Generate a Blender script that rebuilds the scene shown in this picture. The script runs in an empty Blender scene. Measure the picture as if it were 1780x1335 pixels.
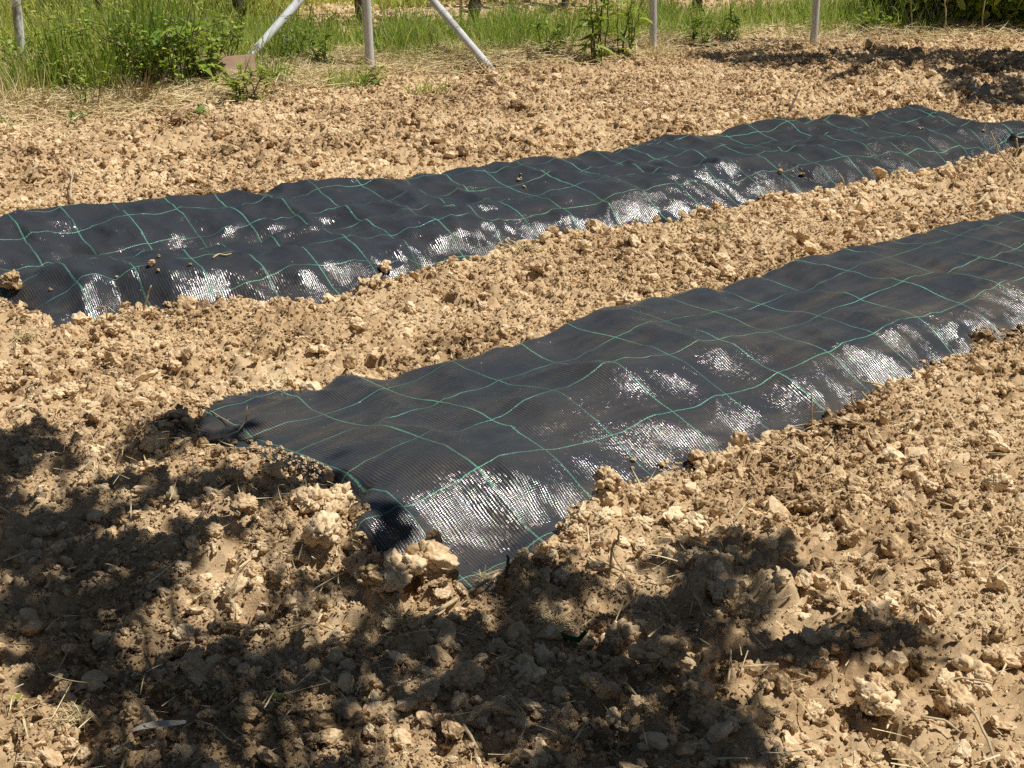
import bpy, bmesh, math, random
import numpy as np
from mathutils import Vector, noise as mnoise

rng = np.random.default_rng(7)
random.seed(7)
sc = bpy.context.scene
col = sc.collection
PI = math.pi

# ------------------------------------------------------------------ camera
F, CH, PITCH = 2570.0, 1.411, math.radians(20.82)
cam_d = bpy.data.cameras.new("camera")
cam_d.sensor_width = 36.0
cam_d.lens = F / 1780 * 36
cam_d.clip_start = 0.05
cam_d.clip_end = 2000
cam = bpy.data.objects.new("camera", cam_d)
col.objects.link(cam)
cam.location = (0, 0, CH)
cam.rotation_euler = (PI / 2 - PITCH, 0, 0)
sc.camera = cam


def un(px, py, z=0.0):
    """where the sight line of a photo pixel meets the level z"""
    a = (px - 890) / F
    b = (667.5 - py) / F
    dy = math.cos(PITCH) + b * math.sin(PITCH)
    dz = -math.sin(PITCH) + b * math.cos(PITCH)
    t = (z - CH) / dz
    return np.array((a * t, dy * t, z))


def at(px, py, Y):
    """point of the sight line at depth Y"""
    a = (px - 890) / F
    b = (667.5 - py) / F
    dy = math.cos(PITCH) + b * math.sin(PITCH)
    dz = -math.sin(PITCH) + b * math.cos(PITCH)
    t = Y / dy
    return np.array((a * t, Y, CH + dz * t))


def to_px(x, y, z):
    d = y * math.cos(PITCH) + (CH - z) * math.sin(PITCH)
    u = y * math.sin(PITCH) - (CH - z) * math.cos(PITCH)
    return 890 + F * x / d, 667.5 - F * u / d


SUN = Vector((0.45, 0.03, 0.89)).normalized()

# ------------------------------------------------------------------ noise


def _h(ix, iy, s):
    n = (ix.astype(np.int64) * 374761393 + iy.astype(np.int64) * 668265263 + s * 974634777) & 0xffffffff
    n = ((n ^ (n >> 13)) * 1274126177) & 0xffffffff
    n = (n ^ (n >> 16)) & 0xffffffff
    return n / 4294967295.0


def vnoise(x, y, s=0):
    ix, iy = np.floor(x), np.floor(y)
    fx, fy = x - ix, y - iy
    ux, uy = fx * fx * fx * (fx * (fx * 6 - 15) + 10), fy * fy * fy * (fy * (fy * 6 - 15) + 10)
    a, b = _h(ix, iy, s), _h(ix + 1, iy, s)
    c, d = _h(ix, iy + 1, s), _h(ix + 1, iy + 1, s)
    return (a * (1 - ux) + b * ux) * (1 - uy) + (c * (1 - ux) + d * ux) * uy - 0.5


def fbm(x, y, s=0, o=4, g=0.5):
    r = 0.0
    a = 1.0
    for k in range(o):
        r = r + a * vnoise(x, y, s + k * 17)
        x, y = x * 2.03 + 5.1, y * 2.03 + 1.7
        a *= g
    return r


def worley(x, y, s=0):
    ix, iy = np.floor(x), np.floor(y)
    f1 = np.full(np.shape(x), 9.0)
    hh = np.zeros(np.shape(x))
    for dx in (-1, 0, 1):
        for dy in (-1, 0, 1):
            cx, cy = ix + dx, iy + dy
            px = cx + _h(cx, cy, s + 1)
            py = cy + _h(cx, cy, s + 2)
            d = (px - x) ** 2 + (py - y) ** 2
            m = d < f1
            f1 = np.where(m, d, f1)
            hh = np.where(m, _h(cx, cy, s + 3), hh)
    return np.sqrt(f1), hh


# ------------------------------------------------------------------ the two fabric-covered beds

def fine(poly, amp, s):
    """densify an outline and ruffle it"""
    out = []
    n = len(poly)
    for i in range(n):
        p, q = np.array(poly[i]), np.array(poly[(i + 1) % n])
        k = max(1, int(np.linalg.norm(q - p) / 0.07))
        for j in range(k):
            out.append(p + (q - p) * j / k)
    out = np.array(out)
    out[:, 0] += amp * fbm(out[:, 0] * 9, out[:, 1] * 9, s, 2)
    out[:, 1] += amp * fbm(out[:, 0] * 9 + 40, out[:, 1] * 9, s, 2)
    return out


def sdf(P, poly):
    """signed distance, positive inside"""
    lo, hi = poly.min(0) - .25, poly.max(0) + .25
    near = (P[:, 0] > lo[0]) & (P[:, 0] < hi[0]) & (P[:, 1] > lo[1]) & (P[:, 1] < hi[1])
    full = np.full(len(P), -1.0)
    if not near.any():
        return full
    P = P[near]
    x, y = P[:, 0], P[:, 1]
    d = np.full(len(P), 1e9)
    inside = np.zeros(len(P), bool)
    n = len(poly)
    for i in range(n):
        a, b = poly[i], poly[(i + 1) % n]
        ex, ey = b[0] - a[0], b[1] - a[1]
        wx, wy = x - a[0], y - a[1]
        t = np.clip((wx * ex + wy * ey) / (ex * ex + ey * ey + 1e-12), 0, 1)
        dd = (wx - t * ex) ** 2 + (wy - t * ey) ** 2
        d = np.minimum(d, dd)
        c = ((a[1] > y) != (b[1] > y))
        with np.errstate(divide='ignore', invalid='ignore'):
            xi = (b[0] - a[0]) * (y - a[1]) / (b[1] - a[1] + 1e-30) + a[0]
        inside ^= c & (x < xi)
    d = np.sqrt(d)
    full[near] = np.where(inside, d, -d)
    return full


def sm(a, b, x):
    t = np.clip((x - a) / (b - a), 0, 1)
    return t * t * (3 - 2 * t)


class Bed:
    pass


# front bed
FR = Bed()
FR.yaw = math.radians(40.49)
FR.e = np.array((math.cos(FR.yaw), math.sin(FR.yaw)))
FR.n = np.array((-math.sin(FR.yaw), math.cos(FR.yaw)))
FR.o = np.array((-0.0985, 2.624))
_back = [(325, 745), (340, 720), (400, 690), (470, 678), (560, 680), (610, 655), (700, 645), (790, 625), (860, 605),
         (940, 590), (1000, 562), (1060, 540), (1150, 515), (1270, 490), (1390, 450), (1510, 428), (1640, 400), (1780, 368)]
_bz = [.03, .04, .04, .05, .06, .07, .09, .10] + [.12] * 10
_front = [(1780, 600), (1700, 615), (1640, 640), (1590, 665), (1540, 680), (1500, 705), (1440, 735), (1380, 760),
          (1320, 780), (1250, 805), (1210, 820), (1140, 845), (1040, 875), (990, 900), (975, 950), (940, 985), (865, 1028),
          (790, 1060), (772, 1010), (735, 985), (650, 985), (600, 955), (605, 910), (620, 890), (560, 870), (520, 850),
          (470, 830), (400, 815), (350, 790)]
bk = [un(*p, z)[:2] for p, z in zip(_back, _bz)]
bk = [p + FR.n * (0.09 if i > 4 else 0.02 * i) for i, p in enumerate(bk)]
fr = [un(*p, .025)[:2] for p in _front]
bk.append(bk[-1] + 1.6 * np.array((.80, .60)))
fr.insert(0, fr[0] + 1.6 * np.array((.74, .67)))
FR.poly = fine([tuple(p) for p in bk + fr], 0.012, 3)
FR.bk, FR.fr = np.array(bk), np.array(fr[:20])

# rear bed
RE = Bed()
RE.yaw = math.radians(33.5)
RE.e = np.array((math.cos(RE.yaw), math.sin(RE.yaw)))
RE.n = np.array((-math.sin(RE.yaw), math.cos(RE.yaw)))
RE.o = un(42, 417, .12)[:2] - 1.0 * RE.n
_back2 = [(-60, 405), (0, 395), (110, 378), (200, 372), (330, 357), (450, 340), (600, 323), (690, 318), (790, 300), (900, 280),
          (990, 270), (1080, 262), (1160, 245), (1260, 228), (1330, 218), (1400, 212), (1500, 208), (1560, 198), (1620, 200),
          (1700, 218), (1780, 232), (1840, 243)]
_front2 = [(1850, 262), (1780, 268), (1740, 270), (1690, 285), (1640, 300), (1580, 315), (1500, 330), (1420, 340), (1330, 352), (1260, 375),
           (1180, 390), (1100, 400), (1040, 410), (960, 420), (900, 432), (860, 450), (780, 465), (700, 490), (610, 515),
           (560, 536), (480, 532), (421, 536), (337, 549), (286, 553), (219, 541), (189, 566), (135, 570), (91, 586), (67, 566),
           (34, 548), (-30, 538), (-110, 530), (-150, 470)]
bk2 = [un(*p, (.13 if i < 18 else .13 - .03 * (i - 17)))[:2] + RE.n * (0.09 if i < 19 else .03) for i, p in enumerate(_back2)]
fr2 = [un(*p, .02)[:2] for p in _front2]
RE.poly = fine([tuple(p) for p in bk2 + fr2], 0.012, 9)
RE.bk, RE.fr = np.array(bk2), np.array(fr2)


def uv_of(B, P):
    q = P[:, :2] - B.o
    return q @ B.e, q @ B.n


def edge_fn(B):
    ub, vb = uv_of(B, B.bk)
    uf, vf = uv_of(B, B.fr)
    i, j = np.argsort(ub), np.argsort(uf)
    return (ub[i], vb[i]), (uf[j], vf[j])


FR.eb, FR.ef = edge_fn(FR)
RE.eb, RE.ef = edge_fn(RE)

# heights of the front bed read off at the crossings of the green lines: (j across, i along, z)
HK = [(0, .3, -.005), (-.3, 0, -.01), (0, -.3, .0), (0, 1, .03), (0, 3, .03), (0, 4, .03), (0, 5, .035), (0, 7, .04), (0, 9, .05), (1, 0, .095), (1, 1, .118), (1, 2, .095), (1, 3, .095), (1, 4, .095), (1, 5, .078),
      (1, 6, .078), (1, 7, .105), (1, 8, .125), (1, 9, .13), (1, 10, .11), (1, 12, .12), (2, 0, .105), (2, 1, .12), (2, 2, .115), (2, 3, .145),
      (2, 4, .165), (2, 5, .145), (2, 6, .125), (2, 7, .10), (2, 8, .10), (2, 9, .12), (2, 10, .135), (2, 11, .115), (2, 13, .12),
      (3, 0, .085), (3, 1, .085), (3, 2, .10), (3, 3, .09), (3, 4, .095), (3, 5, .138), (3, 6, .135), (3, 7, .105), (3, 8, .088),
      (3, 9, .095), (3, 10, .11), (3, 11, .125), (3, 13, .12), (4, 0, .055), (4, 1, .055), (4, 2, .06), (4, 3, .085), (4, 4, .12), (4, 5, .125),
      (4, 7, .11), (4, 9, .11), (4, 11, .12), (4, 13, .12), (5, 3, .11), (5, 5, .12), (5, 7, .125), (5, 9, .125), (5, 12, .12)]


def h_front(P):
    u, v = uv_of(FR, P)
    num = np.zeros(len(P))
    den = np.zeros(len(P)) + 1e-9
    for j, i, z in HK:
        w = np.exp(-((u - i * .2) ** 2 + (v - j * .2) ** 2) / (2 * .095 ** 2)) + 1e-7
        num += w * z
        den += w
    base = num / den
    d = sdf(P, FR.poly)
    vb = np.interp(u, *FR.eb)
    vf = np.interp(u, *FR.ef)
    t = np.clip((v - vf) / np.maximum(vb - vf, .2), 0, 1)
    w = .26 + (.09 - .26) * sm(.4, .95, t)
    endm = sm(.5, .0, u)
    w = w * (1 - endm) + .055 * endm
    env = sm(-.25, 1, d / w) ** 1.0
    z = .012 + (base - .012) * (1 - (1 - np.clip(env, 0, 1)) ** 1.6)
    k = np.clip(d / .1, 0, 1)
    z = z + k * (.016 * fbm(u * 3.6 + .8 * v, v * 2.2 - .5 * u, 11, 2)
                 + .019 * fbm(u * 6.2 + 2.4 * v, v * 2.2, 12, 2) * (1.25 - t)
                 + .0012 * fbm(u * 20 + 6 * v, v * 8, 14, 2) * (1.2 - t))
    rg = 1 - np.abs(fbm(u * 4.2 + 1.2 * v, v * 3.0 - u, 16, 3)) * 4
    rg2 = 1 - np.abs(fbm(u * 10 + 4 * v, v * 6.0, 17, 2)) * 4
    z = z + k * (.0105 * np.clip(rg, -.5, 1) + .0050 * np.clip(rg2, -.5, 1) * sm(-.1, .25, fbm(u * 2, v * 2, 18, 2)))
    # small puckers along the buried edges
    z = z + .008 * np.exp(-(d / .07) ** 2) * np.sin(u * 38 + 5 * fbm(u * 3, v * 3, 15, 2)) * (d > 0)
    return np.where(d > 0, z, z + d * .9 - .004), d, u, v


def h_rear(P):
    u, v = uv_of(RE, P)
    d = sdf(P, RE.poly)
    vb = np.interp(u, *RE.eb)
    vf = np.interp(u, *RE.ef)
    t = np.clip((v - vf) / np.maximum(vb - vf, .2), 0, 1)
    left = sm(1.6, .5, u)
    prof_l = np.interp(t, [0, .15, .30, .42, .55, .75, 1], [.03, .10, .12, .09, .075, .125, .165])
    prof_r = np.interp(t, [0, .12, .3, .5, .7, .85, 1], [.03, .095, .125, .115, .12, .135, .135])
    base = prof_l * left + prof_r * (1 - left)
    wf = .17 + .12 * sm(1.2, 2.4, u)
    w = wf + (.08 - wf) * sm(.4, .95, t)
    w = np.maximum(w, .22 * np.maximum(sm(.25, -.25, u), sm(4.0, 4.4, u)))
    env = sm(-.25, 1, d / w)
    z = .012 + (base - .012) * (1 - (1 - env) ** 1.6)
    k = np.clip(d / .07, 0, 1)
    z = z + k * (.030 * fbm(u * 2.6 + v, v * 1.9 - .6 * u, 21, 2)
                 + .024 * fbm(u * 6.5 + 2.4 * v, v * 2.6, 22, 2) * (1.25 - t)
                 + .0035 * fbm(u * 17 + 5 * v, v * 6, 24, 2) * (1.15 - t))
    rg = 1 - np.abs(fbm(u * 4.6 + 1.6 * v, v * 3.6 - u, 26, 3)) * 4
    rg2 = 1 - np.abs(fbm(u * 11 + 4 * v, v * 7.0, 27, 2)) * 4
    z = z + k * (.015 * np.clip(rg, -.5, 1) + .0066 * np.clip(rg2, -.5, 1) * sm(-.15, .2, fbm(u * 2, v * 2, 28, 2)))
    z = z + .012 * np.exp(-(d / .09) ** 2) * np.sin(u * 30 + 6 * fbm(u * 3, v * 3, 25, 2)) * (d > 0) * (t < .6)
    # raised crease on the left half and a short slack fold by the near end
    c = v - (vf + (.50 + .05 * np.sin(u * 2.5)) * (vb - vf))
    z = z - .018 * left * np.exp(-(c / .05) ** 2) * k + .010 * left * np.exp(-((c + .09) / .05) ** 2) * k
    return np.where(d > 0, z, z + d * .9 - .004), d, u, v


# ------------------------------------------------------------------ soil surface

YF = ([-6, -2.94, -.88, -.14, .93, 2.09, 4, 8], [8.7, 8.9, 9.12, 9.3, 9.98, 10.39, 11.0, 12.4])


def yfence(x):
    return np.interp(x, *YF)


def h_soil(P, rough=True, dF=None, dR=None):
    x, y = P[:, 0], P[:, 1]
    z = .030 * fbm(x * 1.3, y * 1.3, 31, 3) + .018
    if dF is None:
        dF = sdf(P, FR.poly)
    if dR is None:
        dR = sdf(P, RE.poly)
    # loose banks thrown up against the buried edges
    for d, a in ((dF, .010), (dR, .008)):
        z = z + a * np.exp(-((d + .05) / .09) ** 2) * (.6 + 1.2 * (fbm(x * 5, y * 5, 33, 2) + .3))
    # heap at the near end of the front bed
    for cx, cy, r, a in ((-.55, 2.72, .22, .04), (-.12, 2.30, .12, .0), (.42, 2.6, .2, .0), (1.35, 2.6, .4, -.01), (-1.75, 4.28, .2, .06)):
        z = z + a * np.exp(-((x - cx) ** 2 + (y - cy) ** 2) / r ** 2)
    fen = yfence(x)
    z = z + .04 * sm(.5, -.2, np.abs(y - fen)) + .10 * sm(.6, 2.2, y - fen)
    if rough:
        m = sm(.5, .1, y - fen)
        w1, h1 = worley(x * 11, y * 11, 41)
        w2, h2 = worley(x * 27 + .4 * vnoise(x * 40, y * 40, 5), y * 27, 51)
        w3, h3 = worley(x * 62, y * 62, 61)
        big = .062 * (h1 - .3) * np.clip(1 - (w1 / .62) ** 2, 0, 1) * sm(.35, .8, _h(np.floor(x * 2.3), np.floor(y * 2.3), 8) * .2 + .5 + fbm(x * 2, y * 2, 45, 2))
        z = z + m * (big + .030 * np.clip(1 - w2 * 1.45, 0, 1) * h2 + .011 * np.clip(1 - w3 * 1.4, 0, 1) * h3 + .009 * fbm(x * 90, y * 90, 71, 2))
        z = z + .02 * (1 - m) * fbm(x * 4, y * 4, 72, 3)
    for d in (dF, dR):
        z = np.where(d > -.01, z - sm(-.01, .045, d) * (.05 + z), z)
        z = np.where(d > .05, -.06, z)
    return z


def surf(x, y):
    P = np.array([[x, y]])
    zf, dF, _, _ = h_front(P)
    zr, dR, _, _ = h_rear(P)
    zs = h_soil(P, True, dF, dR)
    return float(max(zs[0], zf[0] if dF[0] > -.02 else -1, zr[0] if dR[0] > -.02 else -1))


def hit(px, py):
    """point on the built surface seen at a photo pixel"""
    z = .05
    for _ in range(8):
        p = un(px, py, z)
        z = .5 * z + .5 * surf(p[0], p[1])
    p = un(px, py, z)
    return np.array((p[0], p[1], surf(p[0], p[1])))


# ------------------------------------------------------------------ materials

def nodes(name):
    m = bpy.data.materials.new(name)
    m.use_nodes = True
    nt = m.node_tree
    b = nt.nodes["Principled BSDF"]
    return m, nt, b


def N(nt, t, **kw):
    n = nt.nodes.new(t)
    for k, v in kw.items():
        if k in ('operation', 'blend_type', 'data_type', 'feature', 'attribute_name', 'wave_type', 'bands_direction', 'interpolation_type', 'noise_dimensions', 'voronoi_dimensions', 'clamp'):
            setattr(n, k, v)
        else:
            n.inputs[k.replace('_', ' ')].default_value = v
    return n


def ramp(nt, fac, stops):
    r = nt.nodes.new('ShaderNodeValToRGB')
    e = r.color_ramp.elements
    while len(e) < len(stops):
        e.new(.5)
    for el, (p, c) in zip(e, stops):
        el.position = p
        el.color = (*c, 1)
    nt.links.new(fac, r.inputs[0])
    return r.outputs[0]


def math_(nt, op, a, b=None, c=None):
    n = nt.nodes.new('ShaderNodeMath')
    n.operation = op
    for i, v in enumerate((a, b, c)):
        if v is None:
            continue
        if isinstance(v, (int, float)):
            n.inputs[i].default_value = v
        else:
            nt.links.new(v, n.inputs[i])
    return n.outputs[0]


def mixc(nt, fac, a, b, mode='MIX'):
    n = nt.nodes.new('ShaderNodeMix')
    n.data_type = 'RGBA'
    n.blend_type = mode
    for s, v in ((n.inputs[0], fac), (n.inputs[6], a), (n.inputs[7], b)):
        if isinstance(v, (int, float)):
            s.default_value = v
        elif isinstance(v, tuple):
            s.default_value = (*v, 1)
        else:
            nt.links.new(v, s)
    return n.outputs[2]


SOIL_D, SOIL_M, SOIL_L = (.17, .108, .057), (.63, .443, .254), (.88, .70, .46)


def soil_mat(name, kind):
    m, nt, b = nodes(name)
    L = nt.links
    if kind == 'ground':
        tc = N(nt, 'ShaderNodeNewGeometry').outputs['Position']
    else:
        tc = N(nt, 'ShaderNodeTexCoord').outputs['Object']
    n1 = N(nt, 'ShaderNodeTexNoise', Scale=2.2 if kind == 'ground' else 2.0, Detail=5.0, Roughness=.6)
    n2 = N(nt, 'ShaderNodeTexNoise', Scale=46.0 if kind == 'ground' else 7.0, Detail=6.0, Roughness=.7)
    L.new(tc, n1.inputs['Vector'])
    L.new(tc, n2.inputs['Vector'])
    f = math_(nt, 'ADD', math_(nt, 'MULTIPLY', n1.outputs[0], .55), math_(nt, 'MULTIPLY', n2.outputs[0], .45))
    if kind != 'ground':
        oi = N(nt, 'ShaderNodeObjectInfo')
        f = math_(nt, 'ADD', f, math_(nt, 'MULTIPLY', math_(nt, 'SUBTRACT', oi.outputs['Random'], .5), .26))
        # position tint so that neighbouring clods agree
        gp = N(nt, 'ShaderNodeNewGeometry').outputs['Position']
        n3 = N(nt, 'ShaderNodeTexNoise', Scale=2.2, Detail=3.0)
        L.new(gp, n3.inputs['Vector'])
        f = math_(nt, 'ADD', f, math_(nt, 'MULTIPLY', math_(nt, 'SUBTRACT', n3.outputs[0], .5), .55))
    c = ramp(nt, f, [(.30, SOIL_D), (.45, SOIL_M), (.64, SOIL_L)])
    if kind == 'ground':
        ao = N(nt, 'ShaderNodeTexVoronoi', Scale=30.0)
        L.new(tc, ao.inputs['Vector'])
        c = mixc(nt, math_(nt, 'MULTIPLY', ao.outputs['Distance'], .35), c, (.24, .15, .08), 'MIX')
    if kind == 'ground':
        c = mixc(nt, 1.0, c, (.93, .91, .88), 'MULTIPLY')  # shade put into the colour: ground darkened so gaps between clods read shaded
    L.new(c, b.inputs['Base Color'])
    b.inputs['Roughness'].default_value = .95
    b.inputs['Specular IOR Level'].default_value = .15
    bn = N(nt, 'ShaderNodeTexNoise', Scale=230.0 if kind == 'ground' else 5.0, Detail=6.0, Roughness=.75)
    L.new(tc, bn.inputs['Vector'])
    bp = N(nt, 'ShaderNodeBump', Strength=.9, Distance=.0042 if kind == 'ground' else .0024)
    L.new(bn.outputs[0], bp.inputs['Height'])
    L.new(bp.outputs[0], b.inputs['Normal'])
    return m


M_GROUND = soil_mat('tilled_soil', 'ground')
M_CLOD = soil_mat('clod_soil', 'clod')


def fabric_mat(name, du, dv, wl, wc, dust, cell=.2):
    m, nt, b = nodes(name)
    L = nt.links
    uv = N(nt, 'ShaderNodeUVMap').outputs[0]
    # slight drift of the threads
    dn = N(nt, 'ShaderNodeTexNoise', Scale=3.0, Detail=2.0)
    L.new(uv, dn.inputs['Vector'])
    s = N(nt, 'ShaderNodeSeparateXYZ')
    L.new(uv, s.inputs[0])
    dr = math_(nt, 'MULTIPLY', math_(nt, 'SUBTRACT', dn.outputs[0], .5), .035)
    tw = N(nt, 'ShaderNodeTexNoise', Scale=130.0, Detail=0.0)
    L.new(uv, tw.inputs['Vector'])
    jit = math_(nt, 'MULTIPLY', math_(nt, 'SUBTRACT', tw.outputs[0], .5), .0028)
    u = math_(nt, 'ADD', math_(nt, 'ADD', s.outputs[0], dr), jit)
    v = math_(nt, 'ADD', math_(nt, 'SUBTRACT', s.outputs[1], dr), jit)

    def line(c, off, w):
        pp = math_(nt, 'PINGPONG', math_(nt, 'ADD', c, off), cell / 2)
        mr = N(nt, 'ShaderNodeMapRange')
        mr.inputs['From Min'].default_value = w * 1.15
        mr.inputs['From Max'].default_value = w * .75
        L.new(pp, mr.inputs['Value'])
        return mr.outputs[0]
    l1 = line(v, dv, wl)
    l2 = line(u, du, wc)
    # dashes where the warp passes over the coloured weft
    ds = math_(nt, 'MULTIPLY_ADD', math_(nt, 'SINE', math_(nt, 'MULTIPLY', v, 2 * PI / .009)), .22, .72)
    l2 = math_(nt, 'MULTIPLY', l2, ds)
    ds1 = math_(nt, 'MULTIPLY_ADD', math_(nt, 'SINE', math_(nt, 'MULTIPLY', u, 2 * PI / .008)), .15, .85)
    l1 = math_(nt, 'MULTIPLY', l1, ds1)
    ln = math_(nt, 'MAXIMUM', l1, l2)
    # fading under dust
    fn = N(nt, 'ShaderNodeTexNoise', Scale=4.5, Detail=3.0)
    L.new(uv, fn.inputs['Vector'])
    fade = N(nt, 'ShaderNodeMapRange')
    for k, val in (('From Min', .38), ('From Max', .6), ('To Min', .35), ('To Max', 1.0)):
        fade.inputs[k].default_value = val
    L.new(fn.outputs[0], fade.inputs['Value'])
    ln = math_(nt, 'MULTIPLY', ln, fade.outputs[0])
    # ribs of the weave
    rib = math_(nt, 'SINE', math_(nt, 'MULTIPLY', u, 2 * PI / .0072))
    rib2 = math_(nt, 'SINE', math_(nt, 'MULTIPLY', v, 2 * PI / .0036))
    # dust: soft streaks along the slopes, and fine specks
    mp = N(nt, 'ShaderNodeMapping')
    mp.inputs['Scale'].default_value = (2.0, 9.0, 1)
    L.new(uv, mp.inputs['Vector'])
    d1 = N(nt, 'ShaderNodeTexNoise', Scale=1.3, Detail=7.0, Roughness=.65)
    L.new(mp.outputs[0], d1.inputs['Vector'])
    dm = N(nt, 'ShaderNodeMapRange')
    for k, val in (('From Min', .42), ('From Max', .78), ('To Min', 0.0), ('To Max', 1.0)):
        dm.inputs[k].default_value = val
    L.new(d1.outputs[0], dm.inputs['Value'])
    g = N(nt, 'ShaderNodeNewGeometry')
    gz = N(nt, 'ShaderNodeSeparateXYZ')
    L.new(g.outputs['Position'], gz.inputs[0])
    low = N(nt, 'ShaderNodeMapRange')
    for k, val in (('From Min', .10), ('From Max', .03), ('To Min', .25), ('To Max', 1.0)):
        low.inputs[k].default_value = val
    L.new(gz.outputs[2], low.inputs['Value'])
    at_ = N(nt, 'ShaderNodeAttribute', attribute_name='dust')
    df = math_(nt, 'MULTIPLY', math_(nt, 'MULTIPLY', dm.outputs[0], math_(nt, 'MAXIMUM', low.outputs[0], at_.outputs['Fac'])), dust)
    df = math_(nt, 'ADD', df, dust * .09)
    df = math_(nt, 'MULTIPLY', df, math_(nt, 'MULTIPLY_ADD', rib, .75, .85))
    base = mixc(nt, ln, (.034, .040, .049), (.15, .50, .35))
    base = mixc(nt, df, base, (.30, .225, .14))
    L.new(base, b.inputs['Base Color'])
    # glitter of the flat tapes: every tape cell lies at its own slight angle
    iu = math_(nt, 'FLOOR', math_(nt, 'DIVIDE', u, .0072))
    wo = N(nt, 'ShaderNodeTexWhiteNoise')
    wo.noise_dimensions = '1D'
    L.new(iu, wo.inputs['W'])
    iv = math_(nt, 'FLOOR', math_(nt, 'ADD', math_(nt, 'DIVIDE', v, .0085), wo.outputs['Value']))
    cx = nt.nodes.new('ShaderNodeCombineXYZ')
    L.new(iu, cx.inputs[0])
    L.new(iv, cx.inputs[1])
    vo = N(nt, 'ShaderNodeTexWhiteNoise')
    vo.noise_dimensions = '2D'
    L.new(cx.outputs[0], vo.inputs['Vector'])
    vs = nt.nodes.new('ShaderNodeVectorMath')
    vs.operation = 'MULTIPLY_ADD'
    L.new(vo.outputs['Color'], vs.inputs[0])
    vs.inputs[1].default_value = (.19, .19, .19)
    vs.inputs[2].default_value = (-.095, -.095, -.095)
    va = nt.nodes.new('ShaderNodeVectorMath')
    va.operation = 'ADD'
    L.new(g.outputs['Normal'], va.inputs[0])
    L.new(vs.outputs[0], va.inputs[1])
    vn = nt.nodes.new('ShaderNodeVectorMath')
    vn.operation = 'NORMALIZE'
    L.new(va.outputs[0], vn.inputs[0])
    hgt = math_(nt, 'ADD', math_(nt, 'MULTIPLY', rib, .7), math_(nt, 'MULTIPLY', rib2, .3))
    hgt = math_(nt, 'ADD', hgt, math_(nt, 'MULTIPLY', ln, 1.5))
    bp = N(nt, 'ShaderNodeBump', Strength=.6, Distance=.0006)
    L.new(hgt, bp.inputs['Height'])
    L.new(vn.outputs[0], bp.inputs['Normal'])
    L.new(bp.outputs[0], b.inputs['Normal'])
    rg = math_(nt, 'MULTIPLY_ADD', df, .45, .155)
    rg = math_(nt, 'ADD', rg, math_(nt, 'MULTIPLY', ln, .12))
    L.new(rg, b.inputs['Roughness'])
    gn = N(nt, 'ShaderNodeTexNoise', Scale=5.5, Detail=3.0, Roughness=.6)
    L.new(uv, gn.inputs['Vector'])
    gm = N(nt, 'ShaderNodeMapRange')
    for k, val in (('From Min', .42), ('From Max', .52), ('To Min', .25), ('To Max', 1.0)):
        gm.inputs[k].default_value = val
    L.new(gn.outputs[0], gm.inputs['Value'])
    sp = math_(nt, 'MULTIPLY', gm.outputs[0], math_(nt, 'MAXIMUM', math_(nt, 'SUBTRACT', 1.0, math_(nt, 'MULTIPLY', df, 1.6)), .1))
    ga = N(nt, 'ShaderNodeAttribute', attribute_name='gloss')
    sp = math_(nt, 'MULTIPLY', sp, ga.outputs['Fac'])
    sp = math_(nt, 'MULTIPLY', sp, math_(nt, 'MULTIPLY_ADD', rib, .42, .72))
    L.new(sp, b.inputs['Specular IOR Level'])
    L.new(math_(nt, 'MULTIPLY', sp, .62), b.inputs['Coat Weight'])
    b.inputs['Coat Roughness'].default_value = .25
    bp2 = N(nt, 'ShaderNodeBump', Strength=.5, Distance=.0005)
    L.new(hgt, bp2.inputs['Height'])
    L.new(bp2.outputs[0], b.inputs['Coat Normal'])
    hv = nt.nodes.new('ShaderNodeHueSaturation')
    hv.inputs['Saturation'].default_value = .3
    hv.inputs['Value'].default_value = 1.4
    L.new(vo.outputs['Color'], hv.inputs['Color'])
    L.new(hv.outputs[0], b.inputs['Specular Tint'])
    return m


def tint_mat(name, stops, rough=.7, transl=0.0, spec=.3, pos=0.0):
    m, nt, b = nodes(name)
    L = nt.links
    a = N(nt, 'ShaderNodeAttribute', attribute_name='tint')
    f = a.outputs['Fac']
    if pos:
        gp = N(nt, 'ShaderNodeNewGeometry').outputs['Position']
        n3 = N(nt, 'ShaderNodeTexNoise', Scale=1.1, Detail=3.0)
        L.new(gp, n3.inputs['Vector'])
        f = math_(nt, 'ADD', f, math_(nt, 'MULTIPLY', math_(nt, 'SUBTRACT', n3.outputs[0], .5), pos))
    c = ramp(nt, f, stops)
    L.new(c, b.inputs['Base Color'])
    b.inputs['Roughness'].default_value = rough
    b.inputs['Specular IOR Level'].default_value = spec
    if transl:
        tr = nt.nodes.new('ShaderNodeBsdfTranslucent')
        cc = mixc(nt, .5, c, (.30, .42, .02), 'MIX')
        L.new(cc, tr.inputs['Color'])
        mx = nt.nodes.new('ShaderNodeMixShader')
        mx.inputs[0].default_value = transl
        L.new(b.outputs[0], mx.inputs[1])
        L.new(tr.outputs[0], mx.inputs[2])
        L.new(mx.outputs[0], nt.nodes['Material Output'].inputs[0])
    return m


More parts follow.
